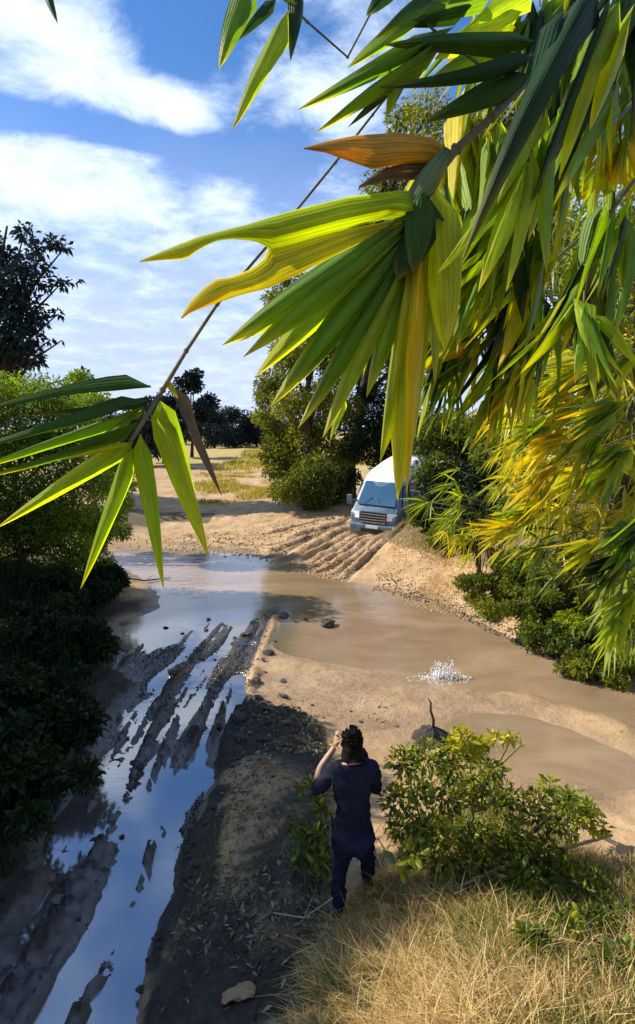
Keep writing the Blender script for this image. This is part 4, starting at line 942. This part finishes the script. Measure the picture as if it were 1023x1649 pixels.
sets = [
 ('bamboo branch of bright green leaves drooping right of the big fan', [(1060,120,2.0,.006),(960,230,1.95,.006),(880,300,1.9,.005),(800,340,1.85,.004),(760,330,1.85,.003)],
  [(770,170,8,100,28,190,34,LI),(800,200,6,95,24,180,34,LI),(745,250,8,100,24,200,36,LI),(770,310,9,105,26,190,32,GR),(830,330,10,110,28,200,30,GR),(800,400,10,125,28,180,26,LI),(740,400,7,100,26,170,30,GR),(870,380,10,115,24,200,28,LI)]),
 ('bamboo branch with fine pale green sprays hanging before the slender trunk', [(1040,260,2.5,.006),(960,360,2.45,.005),(880,430,2.4,.005),(820,450,2.4,.004),(780,470,2.4,.003)],
  [(800,450,12,140,22,190,18,LI),(850,440,12,130,24,180,20,GR),(780,500,10,135,24,160,18,LI),(830,520,12,115,26,170,20,GR),(880,500,10,110,26,170,20,GR),(760,560,9,125,30,120,14,LI),(850,590,9,115,26,120,18,LI),(810,620,7,110,30,110,16,LI),(730,610,8,115,34,110,14,GR),(720,560,6,105,26,140,15,GR)]),
 ('bamboo branch of long dark leaves hanging near the right edge', [(1100,220,1.7,.006),(1030,280,1.65,.005),(985,340,1.6,.005),(950,430,1.6,.004),(940,490,1.6,.003)],
  [(990,330,7,112,20,210,40,GR),(950,420,8,100,22,180,38,DK),(940,500,6,80,20,150,40,DK),(930,470,5,120,22,160,30,LI),(960,520,3,65,14,130,40,['leaf_dark','leaf_lime'])]),
 ('bamboo branch with a yellow bunch of leaves high at the right edge', [(1120,60,2.3,.006),(1060,110,2.25,.005),(1010,140,2.2,.004),(990,180,2.2,.003)],
  [(985,175,11,110,30,120,24,YE),(1000,230,11,100,30,110,22,YE),(965,270,9,120,28,110,20,LI),(1015,140,9,100,34,130,24,LI),(950,130,9,112,26,160,26,GR),(1010,60,9,115,28,170,30,GR),(960,40,8,115,26,180,30,LI),(920,120,8,112,24,170,26,GR)]),
 ('bamboo branch of yellowing leaves reaching left above the right bank', [(1120,520,3.6,.009),(1030,560,3.5,.008),(960,590,3.45,.006),(900,640,3.4,.005),(860,660,3.4,.004)],
  [(930,590,11,150,26,120,14,YE),(880,610,9,140,28,110,14,LI),(980,600,11,150,26,130,15,LI),(1000,650,11,150,24,140,15,LI),(930,650,11,155,24,130,14,YE),(880,680,9,160,26,110,13,LI),(1020,560,9,140,26,140,16,LI),(960,700,10,140,28,120,14,LI),(1010,720,9,130,30,120,14,LI),(900,700,8,150,26,120,13,YE)]),
 ('bamboo branch with orange and yellow leaves low over the right bank', [(1120,660,4.2,.009),(1020,700,4.1,.007),(940,730,4.05,.005),(890,745,4.0,.004)],
  [(900,745,12,150,26,110,13,['leaf_orange','leaf_yellow','leaf_yellow','leaf_yellow','leaf_lime']),(940,760,10,140,28,110,13,YE),(880,780,9,140,30,100,12,YE),(985,750,10,130,30,110,13,LI),(860,820,10,160,26,110,12,LI),(830,850,9,165,30,100,11,YE)]),
 ('bamboo branch of green leaves at the right edge above the water', [(1140,840,4.0,.009),(1060,880,3.95,.007),(1010,920,3.9,.005),(1000,950,3.9,.004)],
  [(1010,900,10,140,30,120,16,GR),(960,870,9,150,28,110,14,LI),(1020,960,11,125,34,110,18,['leaf_lime']),(1000,1000,9,110,34,90,16,['leaf_lime']),(1030,840,9,140,30,130,16,GR)]),
 ('bamboo branch of dark leaves across the top right corner', [(1100,-120,1.9,.006),(1020,-60,1.85,.005),(940,-20,1.8,.005),(860,-20,1.8,.004)],
  [(930,0,9,120,24,220,40,DK),(870,10,8,118,22,200,40,GR),(1000,0,9,112,26,220,40,DK),(820,0,7,115,26,180,38,LI),(980,100,9,110,22,220,36,DK),(920,200,9,112,22,200,34,DK),(780,30,6,110,24,160,36,LI),(890,260,8,112,24,180,30,GR)]),
]
for lab, stem, cl in sets:
    t = branch(lab, stem); pts = [P(a, b, c) for a, b, c, r in stem]
    for (cx, cy, n, ang, spr, L, w, mats) in cl:
        d = stem[len(stem)//2][2]+random.uniform(-.12, .12); e = P(cx, cy, d)
        spray(t, cx, cy, d, n, ang, spr, L, w, mats, min(pts, key=lambda p: (p-e).length))

# ------------------------------------------------------------------ weedy shrub, grasses and litter on the near bank
def near_shrub(name, label, cat, base, ext, n_leaf, n_rest, size, mats, rest_mat, group=None, stems=16, lean=(0, 0), top_z=None):
    """ext = list of (x, y, z, r) leaf clumps; the leaves turned to the view are objects, the inner ones one mesh"""
    base = Vector(base); t = thing(name, base, label, cat, group)
    mb = MB()
    for c in random.sample(ext, min(stems, len(ext))):
        e = Vector(c[:3])-base; s0 = Vector((random.uniform(-.25, .25)+e.x*.25, random.uniform(-.2, .2)+e.y*.25, -.08))
        mb.tube([s0, s0.lerp(e, .5)+Vector((0, 0, .06)), e, e+Vector((random.uniform(-.06, .06), random.uniform(-.06, .06), .08))], [.011, .008, .005, .002], 5)
    mb.build('stem', M['twig'], t, smooth=True)
    pts, k, u = clump_points(ext, n_leaf, .3)
    view = np.array([0, 0, CAM_Z])
    for p, q in zip(pts, u):
        d = Vector(q)*.6+Vector((random.gauss(0, .5), random.gauss(0, .5), random.gauss(-.1, .4))); d.normalize(); L = size*random.uniform(.7, 1.35)
        add_leaf(t, p, Vector(p)+d*L, L*.45, random.choice(mats), Vector((random.gauss(0, .6), random.gauss(-.3, .6), 1)), 'oval')
    pts, k, u = clump_points(ext, n_rest, .6)
    L = size*RS.uniform(.5, 1.15, n_rest)
    leaf_cloud('foliage', pts, u+RS.normal(size=pts.shape)*.7, L, L*.45, M[rest_mat], t, 'stuff', RS.rand(n_rest), org=base)
    return t
def clumps_px(specs, d, jit, off=0):
    out = []
    for (px, py, r) in specs:
        p = P(px, py, d+random.uniform(-jit, jit)+off); z = hz(p.x, p.y); out.append((p.x, p.y, max(p.z, z+r*.5), r))
    return out
g = G(770, 1400, .5)
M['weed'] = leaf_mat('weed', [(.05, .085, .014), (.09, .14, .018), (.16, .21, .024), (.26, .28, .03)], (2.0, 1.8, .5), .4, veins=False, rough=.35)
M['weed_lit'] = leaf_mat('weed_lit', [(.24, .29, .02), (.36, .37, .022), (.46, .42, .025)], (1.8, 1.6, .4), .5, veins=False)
near_shrub('weedy_shrub', 'leafy green weedy shrub right of the person, between dry grass and stream', 'shrub', (g.x, g.y, hz(g.x, g.y)),
           clumps_px([(650,1225,.13),(690,1215,.14),(730,1235,.16),(670,1270,.16),(720,1285,.18),(770,1270,.18),(820,1290,.18),(870,1300,.17),(900,1330,.16),(700,1340,.17),(650,1330,.14),(760,1340,.18),(820,1350,.18),(870,1380,.17),(780,1400,.17),(720,1390,.15),(840,1420,.16),(900,1400,.14),(640,1290,.13),(910,1290,.10),(790,1240,.10),(690,1395,.12),(880,1440,.15),(930,1450,.14),(830,1465,.14),(950,1420,.12),(900,1485,.12),(860,1500,.11)], 4.9, .35),
           300, 6500, .07, ['weed', 'weed', 'weed_lit'], 'crown_olive', stems=20)
g = G(745, 1290, .3)
near_shrub('weedy_shrub', 'yellow-green sprig lit by the sun at the top of the weedy shrub', 'shrub', (g.x, g.y, hz(g.x, g.y)),
           clumps_px([(745,1185,.10),(770,1200,.09),(725,1205,.09),(800,1190,.06),(825,1188,.05),(760,1215,.10),(840,1200,.03)], 5.35, .12), 110, 380, .075, ['weed_lit'], 'crown_yellow', stems=7)
g = G(905, 1290, .2)
near_shrub('weedy_shrub', 'loose pale green plant at the right end of the weedy shrub by the water', 'shrub', (g.x, g.y, hz(g.x, g.y)),
           clumps_px([(920,1285,.10),(950,1300,.09),(885,1265,.08),(935,1310,.09),(965,1330,.07)], 5.7, .12), 70, 300, .085, ['weed_lit', 'weed'], 'crown_lime', stems=6)
g = G(495, 1420, .33)
near_shrub('weed', 'small dark weed standing just left of the person', 'weed', (g.x, g.y, hz(g.x, g.y)),
           clumps_px([(505,1350,.10),(490,1380,.10),(515,1300,.09),(480,1330,.08),(520,1390,.09),(500,1270,.08)], 5.15, .1), 60, 300, .085, ['weed', 'weed_lit', 'weed'], 'crown_green', stems=7)
g = G(700, 1360, .55)
near_shrub('weed', 'pale broad leaved weed at the foot of the shrub, right of the person', 'weed', (g.x, g.y, hz(g.x, g.y)),
           clumps_px([(665,1375,.08),(690,1345,.08),(650,1390,.07),(680,1335,.06)], 4.55, .08), 45, 60, .085, ['weed_lit', 'leaf_pale'], 'crown_lime', stems=5)

def scatter(poly, n, soft=.15, seed=0, dens=None):
    a = np.array(poly); lo = a.min(0)-.3; hi = a.max(0)+.3; out = []
    lo = np.maximum(lo, [-8, 1.6]); X = []; tot = 0
    while tot < n:
        p = lo+RS.rand(n*2, 2)*(hi-lo); w = poly_soft(p[:, 0], p[:, 1], poly, soft)
        if dens is not None: w = w*dens(p[:, 0], p[:, 1])
        p = p[RS.rand(len(p)) < w]; X.append(p); tot += len(p)
    p = np.concatenate(X)[:n]; return p[:, 0], p[:, 1]
def grass(name, label, cat, x, y, h, w, mat, lean=.5, tint=None, flat=0.0):
    n = len(x); z = height(x, y); a = RS.rand(n)*2*np.pi; l = np.abs(RS.normal(size=n))*lean+flat
    up = np.stack([np.cos(a)*l, np.sin(a)*l, np.ones(n)], 1); up = unit(up)
    s = np.stack([-np.sin(a+RS.normal(size=n)*.8), np.cos(a+RS.normal(size=n)*.8), np.zeros(n)], 1); s = unit(s)
    H = np.asarray(h)*RS.uniform(.5, 1.4, n); W = np.asarray(w)*RS.uniform(.6, 1.3, n)
    b = np.stack([x, y, z-.01], 1); m = b+up*(H*.55)[:, None]; bend = np.stack([np.cos(a)*l, np.sin(a)*l, -.25*l], 1)
    tip = b+up*(H*.95)[:, None]+bend*(H*.38)[:, None]
    V = np.stack([b-s*W[:, None]*.5, b+s*W[:, None]*.5, m+s*W[:, None]*.4, m-s*W[:, None]*.4, tip], 1).reshape(-1, 3)
    F = np.array([0, 1, 2, 0, 2, 3, 3, 2, 4]); Fl = (np.arange(n)[:, None]*5+F[None]).ravel()
    if tint is None: tint = RS.rand(n)
    me = np_mesh(name, V, Fl, np.full(n*3, 3), smooth=False, attrs={'tint': np.repeat(np.clip(tint, 0, 1), 5)})
    return tag(mesh_obj(name, me, M[mat]), label, cat, kind='stuff')
pat = lambda s, k: (lambda x, y: np.clip(.5+1.1*fbm(x, y, s, 3, k), .08, 1))
x, y = scatter(STRAW_POLY, 26000, .25, dens=pat(1.5, 300))
grass('dry_grass', 'matted straw coloured dry grass on the sunlit bank', 'dry grass', x, y, .105, .0065, 'straw', 1.8, flat=.9)
x, y = scatter(STRAW_POLY, 3000, .1, dens=pat(2.2, 310))
grass('dry_grass', 'taller loose straw stalks standing in the dry grass', 'dry grass', x, y, .24, .0055, 'straw', 1.2, flat=.3)
x, y = scatter(STRAW_POLY, 9000, .2, dens=lambda x, y: np.clip(2.0*fbm(x, y, .8, 3, 320)+.25, 0, 1))
grass('green_grass', 'yellow-green tufts growing through the dry grass', 'grass', x, y, .12, .006, 'grass', .8)
x, y = scatter(GREEN_POLY, 12000, .25, dens=pat(1.6, 335))
grass('dry_grass', 'straw stalks mixed into the green grass by the shrub', 'dry grass', x, y, .17, .0065, 'straw', 1.1, flat=.3)
x, y = scatter(GREEN_POLY, 17000, .2, dens=pat(1.2, 330))
grass('green_grass', 'dark green grass under and right of the weedy shrub', 'grass', x, y, .16, .007, 'grass', .7, tint=RS.rand(17000))
LEFTBANK = GL([(60,960),(165,940),(150,1060),(85,1190),(20,1330),(-60,1500),(-400,1500),(-300,1000)], .4)
x, y = scatter(LEFTBANK, 26000, .2)
grass('undergrowth', 'dark grass and weeds in the shade of the left bank', 'undergrowth', x, y, .30, .016, 'crown_dark', .6)  # near-black blade colour paints the bank's deep shade
BANKTOP = [(G(px, py).x, G(px, py).y) for px, py in [(700,945),(745,975),(800,1005),(860,1035),(940,1065),(1040,1095)]]+[(8.5,12.5),(6.5,20),(4.2,22),(2.9,20.5),(2.6,18.5)]
x, y = scatter(BANKTOP, 22000, .3, dens=pat(.7, 340))
grass('bank_grass', 'patchy dry and green grass on the right bank', 'grass', x, y, .14, .012, 'grass', .8, tint=.35+.65*RS.rand(22000))
FIELD = [(-20,46),(-4,44),(4,48),(14,60),(14,95),(-40,98),(-40,60)]
x, y = scatter(FIELD, 22000, 2, dens=pat(.12, 350))
grass('field_grass', 'yellowish grass of the far field', 'grass', x, y, .42, .09, 'field_grass', .7)
MIDPATCH = [(-6,30),(-1.5,27),(2.5,29),(2,36),(-3,44),(-9,42)]
x, y = scatter(MIDPATCH, 7000, 1.0, dens=lambda x, y: np.clip(2.2*fbm(x, y, .35, 3, 360), 0, 1))
grass('field_grass', 'thin dry grass tufts on the sandy clearing', 'grass', x, y, .20, .05, 'field_grass', .8)
SHADE = GL([(400,1130),(470,1120),(530,1170),(545,1300),(545,1480),(545,1700),(220,1700),(290,1450),(370,1250)], .3)
x, y = scatter(SHADE, 2000, .1, dens=lambda x, y: np.clip(.25+1.4*fbm(x, y, 1.1, 3, 370)+.5*sstep(x, -.6, .2), .03, 1))
z = height(x, y); n = len(x); d = RS.normal(size=(n, 3)); d[:, 2] = np.abs(d[:, 2])*.25
L = RS.uniform(.03, .10, n); tag(leaf_cloud('leaf_litter', np.stack([x, y, z+.008], 1), d, L, L*.3, M['litter'], tint=RS.rand(n)), 'fallen leaves and bits scattered over the shaded mud bank', 'leaf litter', kind='stuff')
x, y = scatter(SHADE, 1500, .1, dens=lambda x, y: np.clip(-.2+1.6*fbm(x, y, .9, 3, 380)+.7*sstep(x, -.5, .15), 0, 1))
grass('sparse_grass', 'sparse grass blades on the shaded mud bank beside the person', 'grass', x, y, .10, .006, 'grass', .9)

# ------------------------------------------------------------------ clods, stones, stump, sticks, splash
def lump_mesh(name, seed, rough=.35, n=3):
    bm = bmesh.new(); bmesh.ops.create_icosphere(bm, subdivisions=n, radius=1.0); rs = np.random.RandomState(seed); o = rs.rand(3)*50
    for v in bm.verts:
        c = v.co; f = float(fbm(np.array([c.x*1.3+o[0]+c.z]), np.array([c.y*1.3+o[1]-c.z*.7]), 1.2, 4, seed)[0])
        v.co = c*(1+rough*f*1.6)
        v.co.z *= .5
    me = bpy.data.meshes.new(name); bm.to_mesh(me); bm.free(); return me
LUMPS = [lump_mesh('clod', 500+i, .45) for i in range(6)]
for me in LUMPS: me.materials.append(M['mud_clod'])
def clod(name, px, py, r, mat, label, cat, group=None, sink=.3):
    if group: r *= .75
    g = G(px, py, .02)
    for _ in range(4): g = G(px, py, max(0, hz(g.x, g.y)))
    if group and hz(g.x, g.y) < -.01 and 'ford' not in group: return
    o = bpy.data.objects.new(name, random.choice(LUMPS)); COL.objects.link(o)
    o.material_slots[0].link = 'OBJECT'; o.material_slots[0].material = M[mat]
    o.location = (g.x, g.y, max(0, hz(g.x, g.y))+r*.72*(1-2*sink)*.8); o.scale = (r*random.uniform(.85, 1.3), r*random.uniform(.8, 1.1), r*random.uniform(.8, 1.1)); o.rotation_euler = (random.uniform(-.3, .3), random.uniform(-.3, .3), random.uniform(0, 6))
    return tag(o, label, cat, group)
clod('rock', 528, 1008, .15, 'mud_clod', 'dark round rock standing out of the brown water', 'rock', sink=.15)
clod('clod', 181, 1031, .12, 'mud_clod', 'large dark mud clod at the left end of the ford', 'clod')
clod('clod', 377, 1054, .09, 'mud_clod', 'dark mud clod near the right edge of the wet track', 'clod')
clod('clod', 396, 1022, .10, 'mud_clod', 'dark flat clod at the top of the wet track, below the stream edge', 'clod')
clod('clod', 458, 993, .10, 'mud_clod', 'dark clod at the water edge where the berm begins', 'clod')
clod('clod', 432, 1054, .08, 'mud_clod', 'lone dark clod on the berm between track and brown water', 'clod')
clod('clod', 413, 1098, .09, 'mud_clod', 'dark clod lying on the pale sand beside the berm', 'clod')
clod('clod', 456, 1098, .05, 'mud_clod', 'small clod alone on the pale sand right of the berm', 'clod')
clod('clod', 385, 1602, .10, 'dry_clod', 'tan sunlit clod on the shaded bank near the bottom of the view', 'clod')
clod('clod', 280, 1082, .10, 'mud_clod', 'upright dark clod at the head of the ridge between the ruts', 'clod', sink=.1)
spots = [(330,1015),(350,1030),(300,1030),(365,1010),(410,1000),(318,1048),(345,1062),(270,1010),(430,1020),(442,1036),(420,1066),(400,1040),(475,1000),(495,996),(290,1020),(380,1030),(340,1000),(372,1040),(305,1060),(425,1085)]
for px, py in spots:
    clod('clod', px+random.uniform(-5, 5), py+random.uniform(-4, 4), random.uniform(.03, .065), 'mud_clod', 'small dark mud clod strewn over the wet ford', 'clod', 'small clods strewn over the ford')
for i in range(46):      # clods of the mound and the rut edges
    if i < 22: px, py = random.gauss(430, 32), random.gauss(1155, 22)
    else:
        f = random.random(); px = 285+(100-285)*f+random.gauss(0, 16); py = 1090+(1480-1090)*f+random.gauss(0, 12)
    if i >= 22: clod('clod', px, py, random.uniform(.025, .075), 'mud_clod', 'dark clod on the ridge between the two wet ruts', 'clod', 'clods on the ridge between the ruts')
    else: clod('clod', px, py, random.uniform(.04, .11), 'mud_clod', 'dark clod of the broken mud mound beside the ford', 'clod', 'clods of the mud mound')
for i in range(26):
    f = random.random(); px = 395+(215-395)*f+random.gauss(12, 10); py = 1130+(1600-1130)*f+random.gauss(0, 10)
    clod('clod', px, py, random.uniform(.02, .06), 'mud_clod', 'dark clod along the right lip of the water filled rut', 'clod', 'clods along the right rut lip')
for i in range(22):
    clod('pebble', random.uniform(480, 640), random.uniform(1128, 1185), random.uniform(.02, .045), random.choice(['dry_clod', 'mud_clod']), 'small stone on the sandy spit behind the person', 'stone', 'small stones on the sandy spit')

def px_stick(name, label, cat, pts, mat, group=None, lift=.02, side=None):
    """pts (px, py, dz, r): a stick laid on or above the ground"""
    W = []
    for (px, py, dz, r) in pts:
        g = G(px, py, .3)
        for _ in range(4): g = G(px, py, max(0, hz(g.x, g.y))+dz)
        W.append(g)
    t = thing(name, W[0], label, cat, group)
    mb = MB(); mb.tube([p-W[0] for p in W], [p[3] for p in pts], 7); mb.build('stem', M[mat], t, smooth=True)
    if side:
        for (i, ang, L, r) in side:
            d = (W[min(i+1, len(W)-1)]-W[max(i-1, 0)]).normalized(); q = Matrix.Rotation(R(ang), 3, 'Z') @ d+Vector((0, 0, .35)); p = W[i]-W[0]
            MB().tube([p, p+q*L*.5+Vector((0, 0, .01)), p+q*L], [r, r*.7, r*.25], 5).build('side_twig', M[mat], t, smooth=True)
    return t
px_stick('curved_root', 'thin dark curved root bending up the shaded bank to the person\'s feet', 'root', [(405,1660,.02,.007),(418,1600,.03,.007),(440,1560,.05,.006),(480,1525,.05,.006),(540,1508,.03,.004)], 'dark_bark', side=[(2,50,.10,.004)])
px_stick('fallen_branch', 'grey fallen branch lying from the weedy shrub towards the right edge', 'branch', [(735,1430,.10,.012),(800,1400,.16,.014),(860,1378,.18,.016),(930,1360,.15,.017),(985,1345,.10,.015)], 'dead_wood', side=[(1,60,.18,.006),(2,-55,.16,.006),(3,50,.14,.006)])
px_stick('fallen_branch', 'thin bare branch on the soil at the right edge below the pale plant', 'branch', [(915,1385,.03,.008),(960,1378,.05,.008),(1030,1395,.04,.007)], 'dead_wood', side=[(1,55,.12,.004)])
px_stick('dead_twigs', 'tangle of pale dead twigs by the person\'s left foot', 'twigs', [(440,1470,.02,.006),(490,1478,.05,.006),(545,1440,.10,.005),(580,1400,.16,.003)], 'pale_twig', side=[(1,60,.16,.004),(1,-50,.14,.004),(2,45,.18,.004),(2,-40,.2,.004),(2,80,.12,.003)])
px_stick('dead_twigs', 'pale twigs fanning from the dry grass edge below the person', 'twigs', [(455,1545,.02,.005),(510,1520,.04,.005),(570,1512,.05,.003)], 'pale_twig', side=[(1,30,.2,.003),(1,-30,.18,.003),(1,50,.14,.003)])
px_stick('dead_twigs', 'reddish dead twigs sticking up between the person and the weedy shrub', 'twigs', [(610,1400,.02,.007),(600,1350,.12,.006),(575,1320,.22,.004)], 'dead_wood', side=[(1,50,.25,.004),(1,-60,.22,.004),(0,30,.25,.004),(1,110,.2,.004),(0,-40,.3,.005)])
px_stick('dead_twigs', 'grey bare twigs beside the right elbow of the person', 'twigs', [(625,1330,.05,.005),(640,1290,.2,.004),(665,1285,.22,.003)], 'pale_twig', side=[(1,40,.15,.003),(1,-60,.18,.003),(0,20,.2,.003)])
# stump with a stick
g = G(703, 1196, .02); zg = hz(g.x, g.y)
st = thing('tree_stump', (g.x, g.y, zg), 'dark jagged stump with one thin crooked stick rising at the water edge', 'stump')
bm_ = MB()
prof = [(-.12,.34),(0,.30),(.06,.24),(.12,.19),(.17,.13),(.22,.06)]
V = []; F = []; n = 14
for i, (z, r) in enumerate(prof):
    for k in range(n):
        a = 2*math.pi*k/n; rr = r*(1+.28*math.sin(3*a+1)+.16*math.sin(7*a)+random.uniform(-.08, .08)); V.append((rr*math.cos(a)-.02*i, rr*math.sin(a), z+random.uniform(-.02, .03)*(i > 0)))
for i in range(len(prof)-1):
    for k in range(n): F.append((i*n+k, i*n+(k+1) % n, (i+1)*n+(k+1) % n, (i+1)*n+k))
F.append(tuple((len(prof)-1)*n+k for k in range(n))); bm_.add(V, F).build('trunk', M['dark_bark'], st, smooth=False)
MB().tube([(-.05,0,.15),(-.045,.01,.32),(-.09,.0,.46),(-.085,.02,.56),(-.12,.02,.62)], [.022,.018,.016,.013,.006], 6).build('stick', M['dark_bark'], st, smooth=True)
for a in (.4, 2.0, 3.4, 5.0):
    MB().tube([(.12*math.cos(a),.12*math.sin(a),.06),(.28*math.cos(a),.28*math.sin(a),.02),(.45*math.cos(a+.3),.45*math.sin(a+.3),-.06)], [.05,.035,.012], 6).build('root', M['dark_bark'], st, smooth=True)

# splash in the water
m, t_, b_ = new_mat('splash_water'); b_.inputs['Base Color'].default_value = (.82, .84, .86, 1); b_.inputs['Roughness'].default_value = .12; b_.inputs['IOR'].default_value = 1.4
M['splash'] = m
g = G(716, 1092, 0); sp_ = thing('water_splash', (g.x, g.y, 0), 'white splash of water drops leaping from the brown stream', 'splash'); sp_.scale = (.85, .8, .72)
mb = MB()
def drop(c, r, el):
    bm = bmesh.new(); bmesh.ops.create_icosphere(bm, subdivisions=1, radius=r); V = [(v.co.x*.8+c[0], v.co.y*.8+c[1], v.co.z*el+c[2]) for v in bm.verts]; F = [[v.index for v in f.verts] for f in bm.faces]; bm.free(); mb.add(V, F)
for i in range(460):
    xx = random.gauss(0, .19); hmax = .32*math.exp(-(abs(xx+.13)/.11)**2)+.36*math.exp(-(abs(xx-.12)/.13)**2)+.08; zz = random.random()**1.3*hmax
    drop((xx, random.gauss(0, .08), zz), random.uniform(.003, .013), random.uniform(.8, 2.4))
mb.build('droplets', M['splash'], sp_, smooth=True)['kind'] = 'stuff'
mb = MB()
for k in range(15):
    a = random.uniform(0, 2*math.pi); r0 = random.uniform(.04, .18); hh = random.uniform(.12, .30); ox = random.choice((-.12, .11))
    mb.tube([(ox+r0*math.cos(a), r0*.5*math.sin(a), -.01), (ox+1.15*r0*math.cos(a), .6*r0*math.sin(a), hh*.5), (ox+1.5*r0*math.cos(a), .8*r0*math.sin(a), hh)], [.020, .010, .002], 6)
mb.build('water_jet', M['splash'], sp_, smooth=True)
mb = MB()
for k in range(160):
    a = random.uniform(0, 6.28); r0 = random.uniform(.05, .5); drop((r0*1.4*math.cos(a)-.1, r0*.7*math.sin(a), .004), random.uniform(.006, .03), .15)
mb.build('foam', M['splash'], sp_, smooth=True)['kind'] = 'stuff'
def rubble(name, label, x, y, size, mat):
    n = len(x); z = height(x, y); c = np.stack([x, y, np.maximum(z, 0)], 1); r = (size*RS.uniform(.4, 1.5, n))[:, None, None]
    o = np.array([[1,0,0],[0,1,0],[-1,0,0],[0,-1,0],[0,0,.75],[0,0,-.5]])[None]*RS.uniform(.55, 1.2, (n, 6, 1))*r
    a = RS.rand(n)*6.28; ca, sa = np.cos(a)[:, None], np.sin(a)[:, None]
    V = np.stack([o[:, :, 0]*ca-o[:, :, 1]*sa, o[:, :, 0]*sa+o[:, :, 1]*ca, o[:, :, 2]], -1)+c[:, None]
    F = np.array([0,1,4, 1,2,4, 2,3,4, 3,0,4, 1,0,5, 2,1,5, 3,2,5, 0,3,5]); Fl = (np.arange(n)[:, None]*6+F[None]).ravel()
    return tag(mesh_obj(name, np_mesh(name, V.reshape(-1, 3), Fl, np.full(n*8, 3), smooth=False), M[mat]), label, 'rubble', kind='stuff')
x, y = scatter(GL([(200,870),(560,830),(700,870),(560,925),(430,890)], .2), 2600, .6, dens=pat(.5, 400))
rubble('mud_crumbs', 'crumbs of dry mud over the rutted landing below the van', x, y, .045, 'dry_clod')
x, y = scatter([(G(px, py).x, G(px, py).y) for px, py in [(600,950),(700,975),(800,1022),(900,1065),(1023,1110)]]+[(8.3,10.4),(5.2,12.6),(3.2,14.8),(1.8,16.6)], 2200, .15, dens=pat(.9, 410))
rubble('shore_pebbles', 'dark pebbles and crumbs along the right shore', x, y, .03, 'mud_clod')
x, y = scatter(GL([(400,1120),(480,1085),(640,1130),(660,1190),(520,1160)], .03), 700, .1, dens=pat(1.2, 420))
rubble('sand_crumbs', 'crumbs on the sand bar behind the person', x, y, .014, 'dry_clod')
x, y = scatter(ROAD, 3800, .1, dens=lambda x, y: np.clip(.2+1.5*fbm(x, y, .9, 3, 430), .02, 1)*(height(x, y) > .0))
rubble('mud_crumbs', 'crumbs of wet mud along the ruts', x, y, .018, 'mud_clod')
x, y = scatter(SHADE, 900, .1, dens=pat(.9, 440))
rubble('mud_crumbs', 'crumbs of mud on the shaded bank', x, y, .013, 'mud_clod')
px_stick('fallen_branch', 'dark twiggy branch lying in the water at the left shore, under the hanging sprig', 'branch', [(150,925,.10,.03),(190,930,.06,.025),(235,935,.04,.02),(275,930,.03,.01)], 'dark_bark', side=[(1,50,.5,.012),(1,-40,.5,.012),(2,40,.4,.010),(2,-50,.4,.010),(0,30,.6,.014)])
for (px, py, d, sp_list, lab) in [(960, 1500, 4.2, [(940,1480,.12),(985,1470,.12),(1015,1500,.12),(960,1520,.11)], 'low loose green weed at the right edge, right of the dry grass'),
                                  (880, 1545, 3.9, [(870,1530,.09),(910,1540,.10),(850,1555,.08)], 'low loose green weed where dry grass meets green grass'),
                                  (1010, 1600, 3.7, [(1000,1580,.11),(1030,1600,.11),(970,1600,.09)], 'low loose green weed in the bottom right corner')]:
    p = P(px, py, d); zz = hz(p.x, p.y)
    near_shrub('weed', lab, 'weed', (p.x, p.y, zz), clumps_px(sp_list, d, .12), 60, 500, .06, ['weed', 'weed', 'weed_lit'], 'crown_green', stems=6)
fan_plant('bamboo_clump', 'golden drooping bamboo low on the right bank, under the yellowing clump', 'bamboo', gb(930, 930, 11.8),
          rfans([(840,830),(870,850),(905,840),(940,850),(980,860),(1010,870),(820,870),(860,890),(915,900)], 11.2, .6, (-.7,-.4,-.3), 3), 9, .5, .08, 'crown_yellow', 'bamboo clumps on the right bank', gravity=.3)
SLOPE = [(G(px, py, .5).x, G(px, py, .5).y) for px, py in [(650,870),(770,905),(760,960),(690,950),(610,925)]]
x, y = scatter(SLOPE, 1500, .2, dens=pat(1.1, 450))
rubble('mud_crumbs', 'crumbs and small clods over the sandy slope right of the van', x, y, .028, 'dry_clod')
x, y = scatter(SLOPE, 2600, .25, dens=lambda x, y: np.clip(2.2*fbm(x, y, .8, 3, 460)+.1, 0, 1))
grass('bank_grass', 'thin dry grass on the sandy slope right of the van', 'grass', x, y, .13, .012, 'straw', 1.0)
